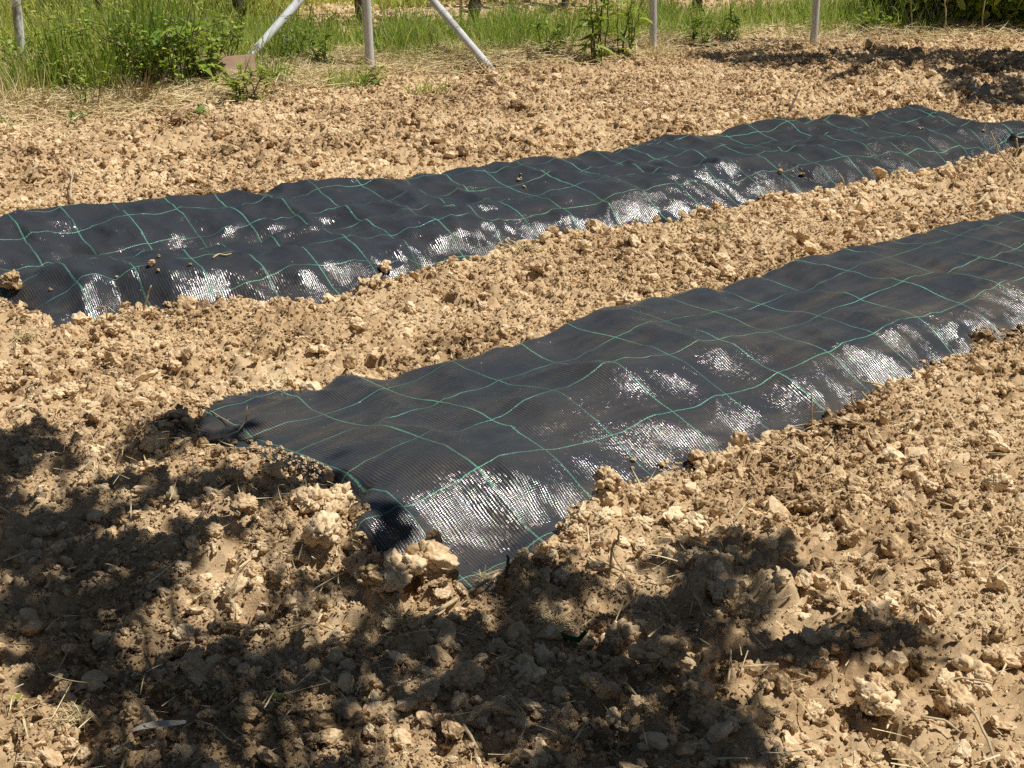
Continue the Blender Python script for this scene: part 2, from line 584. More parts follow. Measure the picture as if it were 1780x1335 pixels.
def noise_mat(name, stops, scale=8.0, stretch=(1, 1, 1), rough=.7, bump=.3, bscale=40.0, dist=.004, spec=.3):
    m, nt, b = nodes(name)
    L = nt.links
    tc = N(nt, 'ShaderNodeTexCoord').outputs['Object']
    mp = N(nt, 'ShaderNodeMapping')
    mp.inputs['Scale'].default_value = stretch
    L.new(tc, mp.inputs['Vector'])
    n1 = N(nt, 'ShaderNodeTexNoise', Scale=scale, Detail=7.0, Roughness=.65)
    L.new(mp.outputs[0], n1.inputs['Vector'])
    L.new(ramp(nt, n1.outputs[0], stops), b.inputs['Base Color'])
    n2 = N(nt, 'ShaderNodeTexNoise', Scale=bscale, Detail=5.0)
    L.new(mp.outputs[0], n2.inputs['Vector'])
    bp = N(nt, 'ShaderNodeBump', Strength=bump, Distance=dist)
    L.new(n2.outputs[0], bp.inputs['Height'])
    L.new(bp.outputs[0], b.inputs['Normal'])
    b.inputs['Roughness'].default_value = rough
    b.inputs['Specular IOR Level'].default_value = spec
    return m


M_FF = fabric_mat('woven_fabric_near', 0.0, 0.0, .0013, .0018, .45)
M_FR = fabric_mat('woven_fabric_far', 0.0, .08, .0014, .0020, .28, .18)
M_GRASS = tint_mat('grass_blades', [(0, (.06, .13, .02)), (.3, (.17, .31, .05)), (.65, (.44, .55, .11)), (1, (.85, .76, .36))], .5, .5, .35, .5)
M_YEL = tint_mat('meadow_leaves', [(0, (.20, .27, .05)), (.5, (.60, .62, .14)), (1, (.90, .82, .34))], .6, .42, .3, .4)
M_LEAF = tint_mat('weed_leaves', [(0, (.05, .11, .02)), (.5, (.17, .29, .045)), (1, (.48, .55, .10))], .5, .4, .35)
M_BUSH = tint_mat('shrub_leaves', [(0, (.02, .045, .012)), (.5, (.10, .18, .03)), (1, (.50, .58, .09))], .5, .3, .35)
M_TREE = tint_mat('tree_leaves', [(0, (.03, .06, .014)), (1, (.07, .12, .025))], .5, .2, .35)
M_STRAW = tint_mat('dry_straw', [(0, (.20, .13, .06)), (.45, (.52, .39, .20)), (1, (.85, .72, .45))], .7, .1, .3)
M_STEM = noise_mat('dry_stem', [(.35, (.34, .25, .13)), (.65, (.70, .56, .35))], 30, rough=.7)
M_GSTEM = noise_mat('green_stem', [(.35, (.05, .07, .02)), (.65, (.14, .15, .05))], 30, rough=.6)
M_PALE = noise_mat('pale_stem', [(.3, (.36, .27, .15)), (.65, (.62, .51, .33))], 40, rough=.6)
M_BARK = noise_mat('bark', [(.35, (.035, .026, .02)), (.65, (.16, .125, .10))], 9, (1, 1, .2), .9, .9, 30, .01)
M_POST = noise_mat('weathered_post', [(.30, (.24, .19, .15)), (.42, (.52, .51, .50)), (.7, (.72, .74, .75))], 7, (1, 1, .25), .55, .3, 50, .002)
M_PAINT = noise_mat('flaking_white_post', [(.38, (.25, .22, .20)), (.45, (.72, .74, .76)), (.7, (.84, .87, .90))], 11, (1, 1, .6), .5, .3, 50, .002)
M_BOARD = noise_mat('rusty_board', [(.3, (.26, .155, .10)), (.7, (.56, .40, .29))], 6, (.5, 1, 1), .85, .4, 50, .003)
M_WIRE = noise_mat('wire', [(.3, (.16, .15, .14)), (.7, (.35, .34, .33))], 20, rough=.5)
M_BLACK = noise_mat('black_hose', [(.3, (.012, .012, .013)), (.7, (.03, .03, .032))], 20, rough=.4, spec=.5)
M_GREYLEAF = noise_mat('grey_dead_leaf', [(.3, (.42, .38, .31)), (.7, (.66, .61, .52))], 14, rough=.6)
M_GREEN = noise_mat('dark_green_leaf', [(.3, (.02, .07, .02)), (.7, (.05, .14, .045))], 14, rough=.5)

# ------------------------------------------------------------------ object helpers


def tag(o, label=None, cat=None, group=None, kind=None):
    if label:
        o['label'] = label
    if cat:
        o['category'] = cat
    if group:
        o['group'] = group
    if kind:
        o['kind'] = kind
    return o


def empty(name, loc, rz=0.0):
    o = bpy.data.objects.new(name, None)
    o.location = [float(c) for c in loc]
    o.rotation_euler = (0, 0, rz)
    o.empty_display_size = .1
    col.objects.link(o)
    return o


def mesh_obj(name, V, Fc, mat, parent=None, smooth=True, tint=None, loc=None):
    me = bpy.data.meshes.new(name)
    V = np.asarray(V, dtype=np.float32)
    if isinstance(Fc, np.ndarray):
        k = Fc.shape[1]
        me.vertices.add(len(V))
        me.vertices.foreach_set('co', V.ravel())
        me.loops.add(Fc.size)
        me.loops.foreach_set('vertex_index', Fc.astype(np.int32).ravel())
        me.polygons.add(len(Fc))
        me.polygons.foreach_set('loop_start', np.arange(0, Fc.size, k, dtype=np.int32))
        me.update(calc_edges=True)
        me.validate()
    else:
        me.from_pydata(V.tolist(), [], Fc)
        me.update()
    if smooth:
        me.polygons.foreach_set('use_smooth', np.ones(len(me.polygons), dtype=bool))
    if tint is not None:
        a = me.attributes.new('tint', 'FLOAT', 'POINT')
        a.data.foreach_set('value', np.asarray(tint, dtype=np.float32))
    me.materials.append(mat)
    o = bpy.data.objects.new(name, me)
    col.objects.link(o)
    if parent is not None:
        o.parent = parent
    if loc is not None:
        o.location = [float(c) for c in loc]
    return o


def grid_faces(nx, ny):
    i = np.arange(nx - 1)[None, :] + np.arange(ny - 1)[:, None] * nx
    i = i.ravel()
    return np.stack([i, i + 1, i + 1 + nx, i + nx], 1)


def frames(d, up=None):
    """rotation matrices whose x axis is d"""
    d = d / (np.linalg.norm(d, axis=1, keepdims=True) + 1e-9)
    if up is None:
        up = rng.normal(size=d.shape)
    s = np.cross(up, d)
    s /= (np.linalg.norm(s, axis=1, keepdims=True) + 1e-9)
    n = np.cross(d, s)
    return np.stack([d, s, n], 2)      # columns


def stamp(TV, TF, P, R, S):
    """many copies of one small template in one mesh"""
    S = np.asarray(S)
    if S.ndim == 1:
        S = S[:, None] * np.ones(3)
    V = np.einsum('nij,nkj->nki', R, TV[None] * S[:, None, :]) + P[:, None, :]
    k = len(TV)
    Fc = (TF[None] + (np.arange(len(P)) * k)[:, None, None]).reshape(-1, TF.shape[1])
    return V.reshape(-1, 3), Fc


def leaf_t(w=.5, fold=.12, droop=.15):
    V = np.array([(0, 0, 0), (.3, w * .42, fold * .8), (.3, -w * .42, fold * .8), (.34, 0, 0), (.68, w * .34, fold * .5 - droop * .5), (.68, -w * .34, fold * .5 - droop * .5),
                  (.7, 0, -droop * .4), (1, 0, -droop)])
    Fq = np.array([(0, 3, 1, 1), (0, 2, 3, 3), (3, 6, 4, 1), (2, 5, 6, 3), (6, 7, 4, 4), (5, 7, 6, 6)])
    Fq = np.array([(0, 3, 1), (0, 2, 3), (3, 6, 4), (3, 4, 1), (2, 5, 6), (2, 6, 3), (6, 7, 4), (5, 7, 6)])
    return V, Fq


def blade_t(n=4, bend=.5, w=.03):
    V, Fq = [], []
    a = 0.0
    x = z = 0.0
    for i in range(n + 1):
        ww = w * (1 - (i / n) ** 1.7) + .0015
        V += [(x, ww / 2, z), (x, -ww / 2, z)]
        a = bend * (i / n) ** 1.5 * 1.6
        x += math.cos(a) / n
        z -= math.sin(a) / n
        if i:
            k = 2 * i
            Fq.append((k - 2, k - 1, k + 1, k))
    return np.array(V), np.array(Fq)


def tube(pts, rad, sides=6, cap=True):
    pts = [np.array(p, float) for p in pts]
    n = len(pts)
    if isinstance(rad, (int, float)):
        rad = [rad] * n
    V, Fc = [], []
    t0 = pts[1] - pts[0]
    ref = np.array((0, 0, 1.)) if abs(t0[2]) < .8 * np.linalg.norm(t0) else np.array((1., 0, 0))
    for i in range(n):
        t = pts[min(i + 1, n - 1)] - pts[max(i - 1, 0)]
        t /= np.linalg.norm(t) + 1e-9
        s = np.cross(ref, t)
        s /= np.linalg.norm(s) + 1e-9
        q = np.cross(t, s)
        for k in range(sides):
            a = 2 * PI * k / sides
            V.append(pts[i] + rad[i] * (math.cos(a) * s + math.sin(a) * q))
    for i in range(n - 1):
        for k in range(sides):
            k2 = (k + 1) % sides
            Fc.append((i * sides + k, i * sides + k2, (i + 1) * sides + k2, (i + 1) * sides + k))
    if cap:
        Fc.append(tuple(range(sides))[::-1])
        Fc.append(tuple((n - 1) * sides + k for k in range(sides)))
    return V, Fc


class MB:
    def __init__(self):
        self.V, self.F = [], []

    def add(self, VF):
        V, Fc = VF
        o = len(self.V)
        self.V += [tuple(v) for v in V]
        self.F += [tuple(int(i) + o for i in f) for f in Fc]

    def build(self, name, mat, parent=None, loc=None, smooth=True):
        V = np.array(self.V)
        if loc is not None:
            V = V - np.array(loc)
        return mesh_obj(name, V, self.F, mat, parent, smooth, None, loc)


def wob(a, b, n, amp):
    """a crooked line from a to b"""
    a, b = np.array(a, float), np.array(b, float)
    out = []
    ph = rng.normal(size=(2, 3))
    for i in range(n + 1):
        t = i / n
        out.append(a + (b - a) * t + amp * (ph[0] * math.sin(PI * t) + ph[1] * math.sin(2 * PI * t) * .6))
    return out


def box(cx, cy, cz, sx, sy, sz):
    V = [(cx + i * sx / 2, cy + j * sy / 2, cz + k * sz / 2) for i in (-1, 1) for j in (-1, 1) for k in (-1, 1)]
    return V, [(0, 1, 3, 2), (4, 6, 7, 5), (0, 4, 5, 1), (2, 3, 7, 6), (0, 2, 6, 4), (1, 5, 7, 3)]


# ------------------------------------------------------------------ the ground: one sheet to the horizon
gx = np.concatenate([[-900, -300, -90, -30, -12, -7, -5], np.arange(-3.6, -2.0, .02), np.arange(-2.0, 2.6, .0085), np.arange(2.6, 4.2, .02), [5, 7, 12, 30, 90, 300, 900]])
gy = np.concatenate([[-900, -200, -40, -8, 0, 1.0], np.arange(1.5, 1.95, .02), np.arange(1.95, 4.7, .0085), np.arange(4.7, 9.9, .015), np.arange(9.9, 16, .06), [18, 22, 30, 50, 100, 300, 900]])
X, Y = np.meshgrid(gx, gy)
P = np.stack([X.ravel(), Y.ravel()], 1)
zz = h_soil(P)
far = np.maximum(np.abs(P[:, 0]) - 6, 0) + np.maximum(P[:, 1] - 20, 0)
zz = np.where(far > 0, .05, zz)
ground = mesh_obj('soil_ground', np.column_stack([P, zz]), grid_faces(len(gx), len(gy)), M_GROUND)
tag(ground, 'light brown tilled soil of the vegetable plot reaching past the fence', None, None, 'structure')


# ------------------------------------------------------------------ fabrics
def fabric(B, hf, u0, u1, v0, v1, st, name, mat, label, dustf, glossf):
    us, vs = np.arange(u0, u1, st), np.arange(v0, v1, st)
    U, Vv = np.meshgrid(us, vs)
    Pp = B.o + U.ravel()[:, None] * B.e + Vv.ravel()[:, None] * B.n
    z, d, u, v = hf(Pp)
    V3 = np.column_stack([Pp, z])
    Fc = grid_faces(len(us), len(vs))
    keep = (d[Fc] > -.05).any(1)
    Fc = Fc[keep]
    used = np.unique(Fc)
    remap = -np.ones(len(V3), int)
    remap[used] = np.arange(len(used))
    Fc = remap[Fc]
    V3, u, v = V3[used], u[used], v[used]
    org = np.array((*V3[:, :2].mean(0), 0))
    o = mesh_obj(name, V3 - org, Fc, mat, None, True, None, org)
    me = o.data
    lay = me.uv_layers.new(name='UVMap')
    li = np.empty(len(me.loops), dtype=np.int32)
    me.loops.foreach_get('vertex_index', li)
    lay.data.foreach_set('uv', np.column_stack([u[li], v[li]]).astype(np.float32).ravel())
    a = me.attributes.new('dust', 'FLOAT', 'POINT')
    a.data.foreach_set('value', dustf(u, v).astype(np.float32))
    a = me.attributes.new('gloss', 'FLOAT', 'POINT')
    a.data.foreach_set('value', glossf(u, v).astype(np.float32))
    return tag(o, label, 'weed mat', 'black woven weed mats pegged over the planting beds')


fabric(FR, h_front, -.25, 3.9, -.25, 1.35, .0085, 'weed_mat', M_FF,
       'nearer black woven weed mat with green grid lines, dusty and glittering, soil on its edges', lambda u, v: .45 + .55 * sm(.8, 2.0, u) * sm(.7, .2, v), lambda u, v: 1 - .55 * sm(1.9, 2.3, u) * sm(.5, .3, v))
fabric(RE, h_rear, -.7, 5.2, -.4, 1.7, .010, 'weed_mat', M_FR,
       'farther black woven weed mat with green grid lines and folds along its front edge', lambda u, v: .25 + .2 * sm(.5, 2, u), lambda u, v: 1 - .9 * sm(2.5, 3.0, u))

# ------------------------------------------------------------------ clods


def lump_verts(bm, r, sub, cen, rad, nplane, lump, fine_):
    """one angular lump chopped by random planes and crumbled"""
    g = bmesh.ops.create_icosphere(bm, subdivisions=sub, radius=1)
    off = Vector((r.uniform(0, 50), r.uniform(0, 50), r.uniform(0, 50)))
    planes = []
    for _ in range(nplane):
        n = Vector((r.gauss(0, 1), r.gauss(0, 1), r.gauss(0, 1))).normalized()
        planes.append((n, r.uniform(.42, .85)))
    sx, sy, sz = r.uniform(.85, 1.25), r.uniform(.7, 1.0), r.uniform(.6, .9)
    for v in g['verts']:
        p = v.co.copy()
        k = 1.0
        for n, d in planes:
            dd = p.dot(n)
            if dd > d:
                k = min(k, (d + .05 * (dd - d)) / dd)
        p *= k
        f = .22 * mnoise.noise(p * 1.5 + off)
        w = mnoise.voronoi(p * 2.1 + off)[0]
        f += lump * (.16 * (.45 - w[0]) - .16 * math.exp(-((w[1] - w[0]) / .12) ** 2))
        w = mnoise.voronoi(p * 5.2 + off)[0]
        f += lump * (.09 * (.4 - w[0]) - .06 * math.exp(-((w[1] - w[0]) / .12) ** 2))
        f += .09 * mnoise.fractal(p * 5 + off, .8, 2, 4)
        if fine_:
            f += .035 * mnoise.fractal(p * 18 + off, .8, 2, 4)
        q = p * (1 + f)
        v.co = Vector((q.x * sx, q.y * sy, q.z * sz)) * rad + cen


def clod_mesh(name, seed, sub, lump=1.0, bits=0, smooth=True):
    bm = bmesh.new()
    r = random.Random(seed)
    main = r.uniform(.72, .95) if bits else 1.0
    lump_verts(bm, r, sub, Vector((0, 0, 0)), main, r.randint(9, 15), lump, sub > 3)
    for _ in range(bits):
        a, z = r.uniform(0, 2 * PI), r.uniform(-.6, .9)
        h = math.sqrt(1 - z * z)
        rr = main * r.uniform(.55, .85)
        lump_verts(bm, r, max(2, sub - 1 if sub < 4 else sub - 2), Vector((math.cos(a) * h * rr, math.sin(a) * h * rr * .9, z * rr * .75)), r.uniform(.16, .42), r.randint(4, 8), lump, sub > 3)
    me = bpy.data.meshes.new(name)
    bm.to_mesh(me)
    bm.free()
    me.polygons.foreach_set('use_smooth', np.full(len(me.polygons), smooth, dtype=bool))
    me.materials.append(M_CLOD)
    return me


hero_mesh = [clod_mesh('clod', 100 + i, 5, 1.1, 5 + i % 5) for i in range(14)]
proto_col = bpy.data.collections.new('clod_shapes')
for i in range(14):
    proto_col.objects.link(bpy.data.objects.new('clod_shape', clod_mesh('clod_shape', 300 + i, 3, 1.0, i % 5, False)))


def scatter(name, Pts, scale, rot, coll, label, cat, mat):
    """points + instances: uncountable material only"""
    n = len(Pts)
    me = bpy.data.meshes.new(name)
    me.vertices.add(n)
    me.vertices.foreach_set('co', Pts.astype(np.float32).ravel())
    for nm, tp, dat in (('scl', 'FLOAT_VECTOR', scale), ('rot', 'FLOAT_VECTOR', rot)):
        a = me.attributes.new(nm, tp, 'POINT')
        a.data.foreach_set('vector', dat.astype(np.float32).ravel())
    a = me.attributes.new('pick', 'INT', 'POINT')
    a.data.foreach_set('value', rng.integers(0, 1000, n).astype(np.int32))
    me.materials.append(mat)
    o = bpy.data.objects.new(name, me)
    col.objects.link(o)
    ng = bpy.data.node_groups.new(name, 'GeometryNodeTree')
    ng.interface.new_socket('Geometry', in_out='INPUT', socket_type='NodeSocketGeometry')
    ng.interface.new_socket('Geometry', in_out='OUTPUT', socket_type='NodeSocketGeometry')
    gi, go = ng.nodes.new('NodeGroupInput'), ng.nodes.new('NodeGroupOutput')
    ci = ng.nodes.new('GeometryNodeCollectionInfo')
    ci.inputs['Collection'].default_value = coll
    ci.inputs['Separate Children'].default_value = True
    ci.inputs['Reset Children'].default_value = True
    ip = ng.nodes.new('GeometryNodeInstanceOnPoints')
    ip.inputs['Pick Instance'].default_value = True

    def attr(nm, tp):
        k = ng.nodes.new('GeometryNodeInputNamedAttribute')
        k.data_type = tp
        k.inputs['Name'].default_value = nm
        return k.outputs['Attribute']
    ng.links.new(gi.outputs[0], ip.inputs['Points'])
    ng.links.new(ci.outputs[0], ip.inputs['Instance'])
    ng.links.new(attr('pick', 'INT'), ip.inputs['Instance Index'])
    er = ng.nodes.new('FunctionNodeEulerToRotation')
    ng.links.new(attr('rot', 'FLOAT_VECTOR'), er.inputs[0])
    ng.links.new(er.outputs[0], ip.inputs['Rotation'])
    ng.links.new(attr('scl', 'FLOAT_VECTOR'), ip.inputs['Scale'])
    ng.links.new(ip.outputs[0], go.inputs[0])
    md = o.modifiers.new('scatter', 'NODES')
    md.node_group = ng
    return tag(o, label, cat, None, 'stuff')


def sow(density, y0, y1, slack=.75):
    """uniform points in the wedge the photograph could see, a step aside included"""
    w = .365 * y1 + slack
    n = int(density * 2 * w * (y1 - y0))
    x = rng.uniform(-w, w, n)
    y = rng.uniform(y0, y1, n)
    k = np.abs(x) < .365 * y + slack
    return np.column_stack([x[k], y[k]])


allP, allS = [], []
for dens, y0, y1, r0, r1, pw, seed in ((27000, 1.75, 3.4, .0022, .0056, 1.2, 1), (11000, 3.4, 5.4, .0035, .0072, 1.0, 2), (4800, 5.4, 10.8, .0055, .011, 1.0, 2),
                                       (2600, 1.75, 5.4, .0055, .014, 1.5, 3), (1400, 5.4, 11.2, .009, .018, 1.4, 4),
                                       (720, 1.75, 5.0, .010, .036, 2.6, 5), (480, 5.0, 11.2, .013, .040, 2.2, 6), (900, 0, 0, .005, .024, 2.0, 7)):
    if y1 == 0:
        p = sow(dens * 3, 2.2, 7.2)
        e_ = np.maximum(sdf(p, FR.poly), sdf(p, RE.poly))
        p = p[np.abs(e_ + .012 + .03 * fbm(p[:, 0] * 7, p[:, 1] * 7, 88, 2)) < .035]
    else:
        p = sow(dens, y0, y1)
    dF, dR = sdf(p, FR.poly), sdf(p, RE.poly)
    patch = fbm(p[:, 0] * 1.9, p[:, 1] * 1.9, 90 + seed, 3)
    keep = (rng.random(len(p)) < np.clip(.62 + patch * 1.3 + .9 * np.exp(-(np.maximum(dF, dR) / .07) ** 2), .12, 1))
    lim = .012 + .085 * np.clip(fbm(p[:, 0] * 7, p[:, 1] * 7, 89, 2) + .08, 0, 1)
    edge = np.maximum(dF, dR)
    keep &= edge < np.where(rng.random(len(p)) < .85, lim, 0)
    fd = yfence(p[:, 0]) - p[:, 1]
    keep &= (fd > -.1) & (rng.random(len(p)) > .92 * sm(2.3 * sm(.5, -2.4, p[:, 0]) + .25, .1, fd))
    p, dF, dR = p[keep], dF[keep], dR[keep]
    r = r0 + (r1 - r0) * rng.random(len(p)) ** pw
    z = h_soil(p, True, dF, dR)
    zf = h_front(p)[0]
    zr = h_rear(p)[0]
    z = np.where(dF > -.01, np.maximum(z, zf), z)
    z = np.where(dR > -.01, np.maximum(z, zr), z)
    allP.append(np.column_stack([p, z + r * rng.uniform(-.1, .5, len(p))]))
    allS.append(r)
CP, CS = np.concatenate(allP), np.concatenate(allS)
scl = CS[:, None] * rng.uniform(.65, 1.45, (len(CS), 3))
rot = np.column_stack([rng.uniform(-.7, .7, len(CS)), rng.uniform(-.7, .7, len(CS)), rng.uniform(0, 2 * PI, len(CS))])
scatter('soil_crumbs', CP, scl, rot, proto_col, 'loose crumbs and small lumps of tilled earth all over the plot', 'soil crumbs', M_CLOD)
print('crumbs', len(CP))

HG = 'clods picked out one by one'
# px, py (bottom centre), radius in metres, label
HERO = [
    (545, 905, .042, 'large cracked brown clod on the near left corner of the nearer mat'),
    (590, 892, .034, 'dark ragged clod pressed on the nearer mat edge beside the corner clod'),
    (745, 1015, .056, 'biggest rounded clod, half shaded, on the near corner tip of the nearer mat'),
    (690, 1040, .046, 'tall egg shaped clod leaning on the biggest clod from the left'),
    (645, 1060, .034, 'shaded round clod left of the egg shaped clod'),
    (560, 965, .040, 'wedge shaped clod with one dark flat face below the corner clod'),
    (612, 1010, .030, 'shaded clod in front of the dark tip of the nearer mat'),
    (1058, 880, .034, 'smooth pale clod at the front edge of the nearer mat above the forked stem'),
    (1240, 822, .030, 'dark crumbly clod lying on the front edge of the nearer mat'),
    (1255, 1050, .036, 'rounded clod at the edge of the shade right of the forked stem'),
    (1150, 1180, .044, 'big round clod in deep shade with a bright spot on its top'),
    (1078, 1125, .032, 'angular grey clod in deep shade above the big round clod'),
    (1215, 1230, .036, 'blocky clod in deep shade with light soil right behind it'),
    (1035, 1250, .040, 'dim angular clod in deep shade below the green leaf'),
    (1540, 1225, .036, 'upper pale clod of the sunlit pair at the lower right'),
    (1520, 1275, .038, 'lower pale pitted clod of the sunlit pair at the lower right'),
    (1598, 1178, .030, 'half shaded clod just above and right of the sunlit pair'),
    (1705, 1200, .036, 'broad flat clod near the right border beside long pale straws'),
    (1745, 1170, .030, 'rounded clod behind the broad flat clod near the right border'),
    (1665, 1245, .034, 'clod with a pale straw crossing in front near the lower right'),
    (1740, 1120, .024, 'clod with a hollow left side near the right border'),
    (235, 1275, .040, 'large split clod in half shade at the lower left'),
    (275, 1240, .026, 'sunlit topped clod behind the large split clod'),
    (460, 1215, .022, 'dim rounded clod above the little green seedling'),
    (740, 1235, .030, 'clod with sunlit tip in the shade at the bottom middle'),
    (812, 1212, .030, 'warm lit crumbly clod alone in the dark shade'),
    (635, 1215, .026, 'reddish pointed clod in the shade left of the lit clods'),
    (920, 1190, .026, 'dim round clod in the shade right of the warm lit clod'),
    (150, 845, .030, 'pale clod between two shade patches at the left'),
    (270, 790, .028, 'clod in the shade patch left of the mat corner'),
    (405, 850, .032, 'sunlit lumpy clod against the left end of the nearer mat'),
    (355, 862, .026, 'sunlit clod left of the lumpy clod by the mat end'),
    (470, 845, .026, 'reddish clod on the left end edge of the nearer mat'),
    (420, 900, .026, 'pale clod in sun just below the left end of the nearer mat'),
    (520, 1090, .036, 'low wide clod in the sunlit gap left of the shade'),
    (20, 518, .042, 'pale clod weighing down the near left end of the farther mat'),
    (165, 600, .030, 'brown clod before the near end of the farther mat'),
    (195, 590, .034, 'large pale clod right of the brown clod before the farther mat'),
    (120, 690, .028, 'reddish brown clod in the sunlit soil at the left between the mats'),
    (1095, 532, .034, 'big flat clod touching the back edge of the nearer mat'),
    (1000, 565, .026, 'pale slab clod at the back edge of the nearer mat'),
    (1590, 400, .030, 'pale block clod behind the nearer mat near its right side'),
    (1395, 428, .034, 'rough clod with dark hollow behind the nearer mat'),
    (1015, 440, .026, 'clod touching the front folds of the farther mat'),
    (670, 480, .028, 'clod piled against the front edge of the farther mat'),
    (1415, 895, .032, 'brown clod in the sunlit soil right of the nearer mat corner'),
    (1350, 880, .024, 'dark sided clod in the sunlit soil beside the brown clod'),
    (1740, 860, .028, 'rounded clod near the right border below the nearer mat'),
    (1480, 960, .030, 'long lumpy clod in the middle of the sunlit soil at the right'),
    (1500, 1040, .022, 'oval darker clod in the sunlit soil above the shade tip'),
]
MATP = [
    (467, 775, .013, 'lone reddish pebble of soil on the nearer mat beside the twig'),
    (1100, 802, .011, 'larger crumb of the small pile on the nearer mat'),
    (1090, 798, .006, 'smaller crumb of the small pile on the nearer mat'),
    (1100, 816, .007, 'flat crumb just below the small pile on the nearer mat'),
    (1289, 756, .008, 'round crumb on the nearer mat near its front edge'),
    (1704, 607, .009, 'round crumb on the nearer mat at the right border'),
    (434, 770, .012, 'soil lump caught in the forked end of the twig'),
    (687, 328, .024, 'clod resting on the back edge of the farther mat'),
    (1356, 302, .022, 'pale clod lying on top of the farther mat'),
    (1393, 308, .015, 'brown clod on the farther mat right of the pale clod'),
    (1378, 300, .009, 'thin crumb between the two clods on the farther mat'),
    (264, 461, .018, 'dark reddish crumb in the crease of the farther mat'),
    (277, 449, .010, 'pale crumb behind the dark crumb in the crease'),
    (276, 473, .009, 'small crumb in front of the dark crumb in the crease'),
    (331, 461, .008, 'pale crumb right of the dark crumb in the crease'),
    (902, 314, .015, 'crumb with a straw on the middle of the farther mat'),
    (911, 326, .011, 'crumb below the crumb with a straw on the farther mat'),
    (947, 297, .010, 'round white crumb on the farther mat near its back edge'),
    (1600, 226, .016, 'square dark crumb at the far right end of the farther mat'),
    (1708, 240, .014, 'brown crumb near the far end of the farther mat'),
    (206, 508, .008, 'pale crumb near the near end of the farther mat'),
    (88, 505, .009, 'flat pale crumb by the slack fold of the farther mat'),
]
hero_xy = []
ci_ = 0


def put_clod(p, r, label, sink, group=None, name='clod'):
    global ci_
    me = hero_mesh[ci_ % len(hero_mesh)]
    ci_ += 1
    o = bpy.data.objects.new(name, me)
    o.location = (float(p[0]), float(p[1]), float(p[2]) + r * sink)
    o.scale = [r * random.uniform(.9, 1.15) for _ in range(3)]
    o.rotation_euler = (random.uniform(-.4, .4), random.uniform(-.4, .4), random.uniform(0, 2 * PI))
    col.objects.link(o)
    tag(o, label, 'clod', group)
    return o


for px, py, r, lab in HERO:
    p = hit(px, py)
    p[1] += r * .8
    p[2] = surf(p[0], p[1]) if abs(surf(p[0], p[1]) - p[2]) < .05 else p[2]
    hero_xy.append(p[:2])
    put_clod(p, r * 1.28, lab, .42)
for px, py, r, lab in MATP:
    p = hit(px, py)
    put_clod(p, r * .9, lab, .45, name='soil_crumb')

# the remaining clods that stand out, kinds that nothing tells apart share their label by zone
zones = [
    (lambda x, y, q: q[0] > 950 and q[1] > 620 and y < 4.4, 'clod of light brown earth scattered in the open soil in front of the nearer mat', 'clods in front of the nearer mat', 85, .017, .030),
    (lambda x, y, q: q[0] < 640 and q[1] > 780, 'clod of light brown earth scattered at the left below the end of the nearer mat', 'clods left below the nearer mat', 55, .017, .030),
    (lambda x, y, q: 250 < q[1] < 760 and sdf(np.array([[x, y]]), RE.poly)[0] < 0 and np.interp(uv_of(RE, np.array([[x, y]]))[0], *RE.ef)[0] > uv_of(RE, np.array([[x, y]]))[1][0], 'clod of light brown earth scattered in the strip between the two mats', 'clods between the two mats', 75, .018, .032),
    (lambda x, y, q: q[1] < 400 and np.interp(uv_of(RE, np.array([[x, y]]))[0], *RE.eb)[0] < uv_of(RE, np.array([[x, y]]))[1][0] and y < 8.5, 'clod of light brown earth scattered in the soil behind the farther mat', 'clods behind the farther mat', 60, .02, .036),
]
for fn, lab, grp, cnt, r0, r1 in zones:
    k = 0
    tries = 0
    while k < cnt and tries < 20000:
        tries += 1
        y = random.uniform(1.95, 8.6)
        x = random.uniform(-.36 * y, .36 * y)
        q = to_px(x, y, .02)
        if not (0 < q[0] < 1780 and 0 < q[1] < 1335):
            continue
        P1 = np.array([[x, y]])
        if sdf(P1, FR.poly)[0] > -.03 or sdf(P1, RE.poly)[0] > -.03 or not fn(x, y, q):
            continue
        if min(np.hypot(h[0] - x, h[1] - y) for h in hero_xy) < .07:
            continue
        r = r0 + (r1 - r0) * random.random() ** 1.8
        hero_xy.append(np.array((x, y)))
        put_clod((x, y, surf(x, y)), r, lab, .25, grp)
        k += 1

# ------------------------------------------------------------------ straw litter (nobody could count it)
bt = [blade_t(4, b, .035) for b in (.08, .25, -.3)]


def lay_straw(n_list):
    Vs, Fs, Ts = [], [], []
    off = 0
    for (pts, ln, w, lift, tint) in n_list:
        n = len(pts)
        for k, (TV, TF) in enumerate(bt):
            m = np.arange(n) % 3 == k
            if not m.any():
                continue
            q = pts[m]
            a = rng.uniform(0, 2 * PI, m.sum())
            el = rng.normal(.12, lift, m.sum())
            d = np.column_stack([np.cos(a) * np.cos(el), np.sin(a) * np.cos(el), np.sin(el)])
            up = np.column_stack([rng.normal(0, .6, m.sum()), rng.normal(0, .6, m.sum()), np.ones(m.sum())])
            R = frames(d, up)
            l = rng.uniform(.4, 1.3, m.sum()) * ln
            S = np.column_stack([l, np.full(m.sum(), w / .035) * rng.uniform(.6, 1.3, m.sum()), l])
            V, Fc = stamp(TV, TF, q, R, S)
            Vs.append(V)
            Fs.append(Fc + off)
            off += len(V)
            Ts.append(np.repeat(np.clip(rng.normal(tint, .22, m.sum()), 0, 1), len(TV)))
    return np.concatenate(Vs), np.concatenate(Fs), np.concatenate(Ts)


def ground_pts(p, up=.004):
    dF, dR = sdf(p, FR.poly), sdf(p, RE.poly)
    k = np.maximum(dF, dR) < -.005
    p, dF, dR = p[k], dF[k], dR[k]
    z = h_soil(p, True, dF, dR) + up
    return np.column_stack([p, z + rng.uniform(0, .012, len(z))])


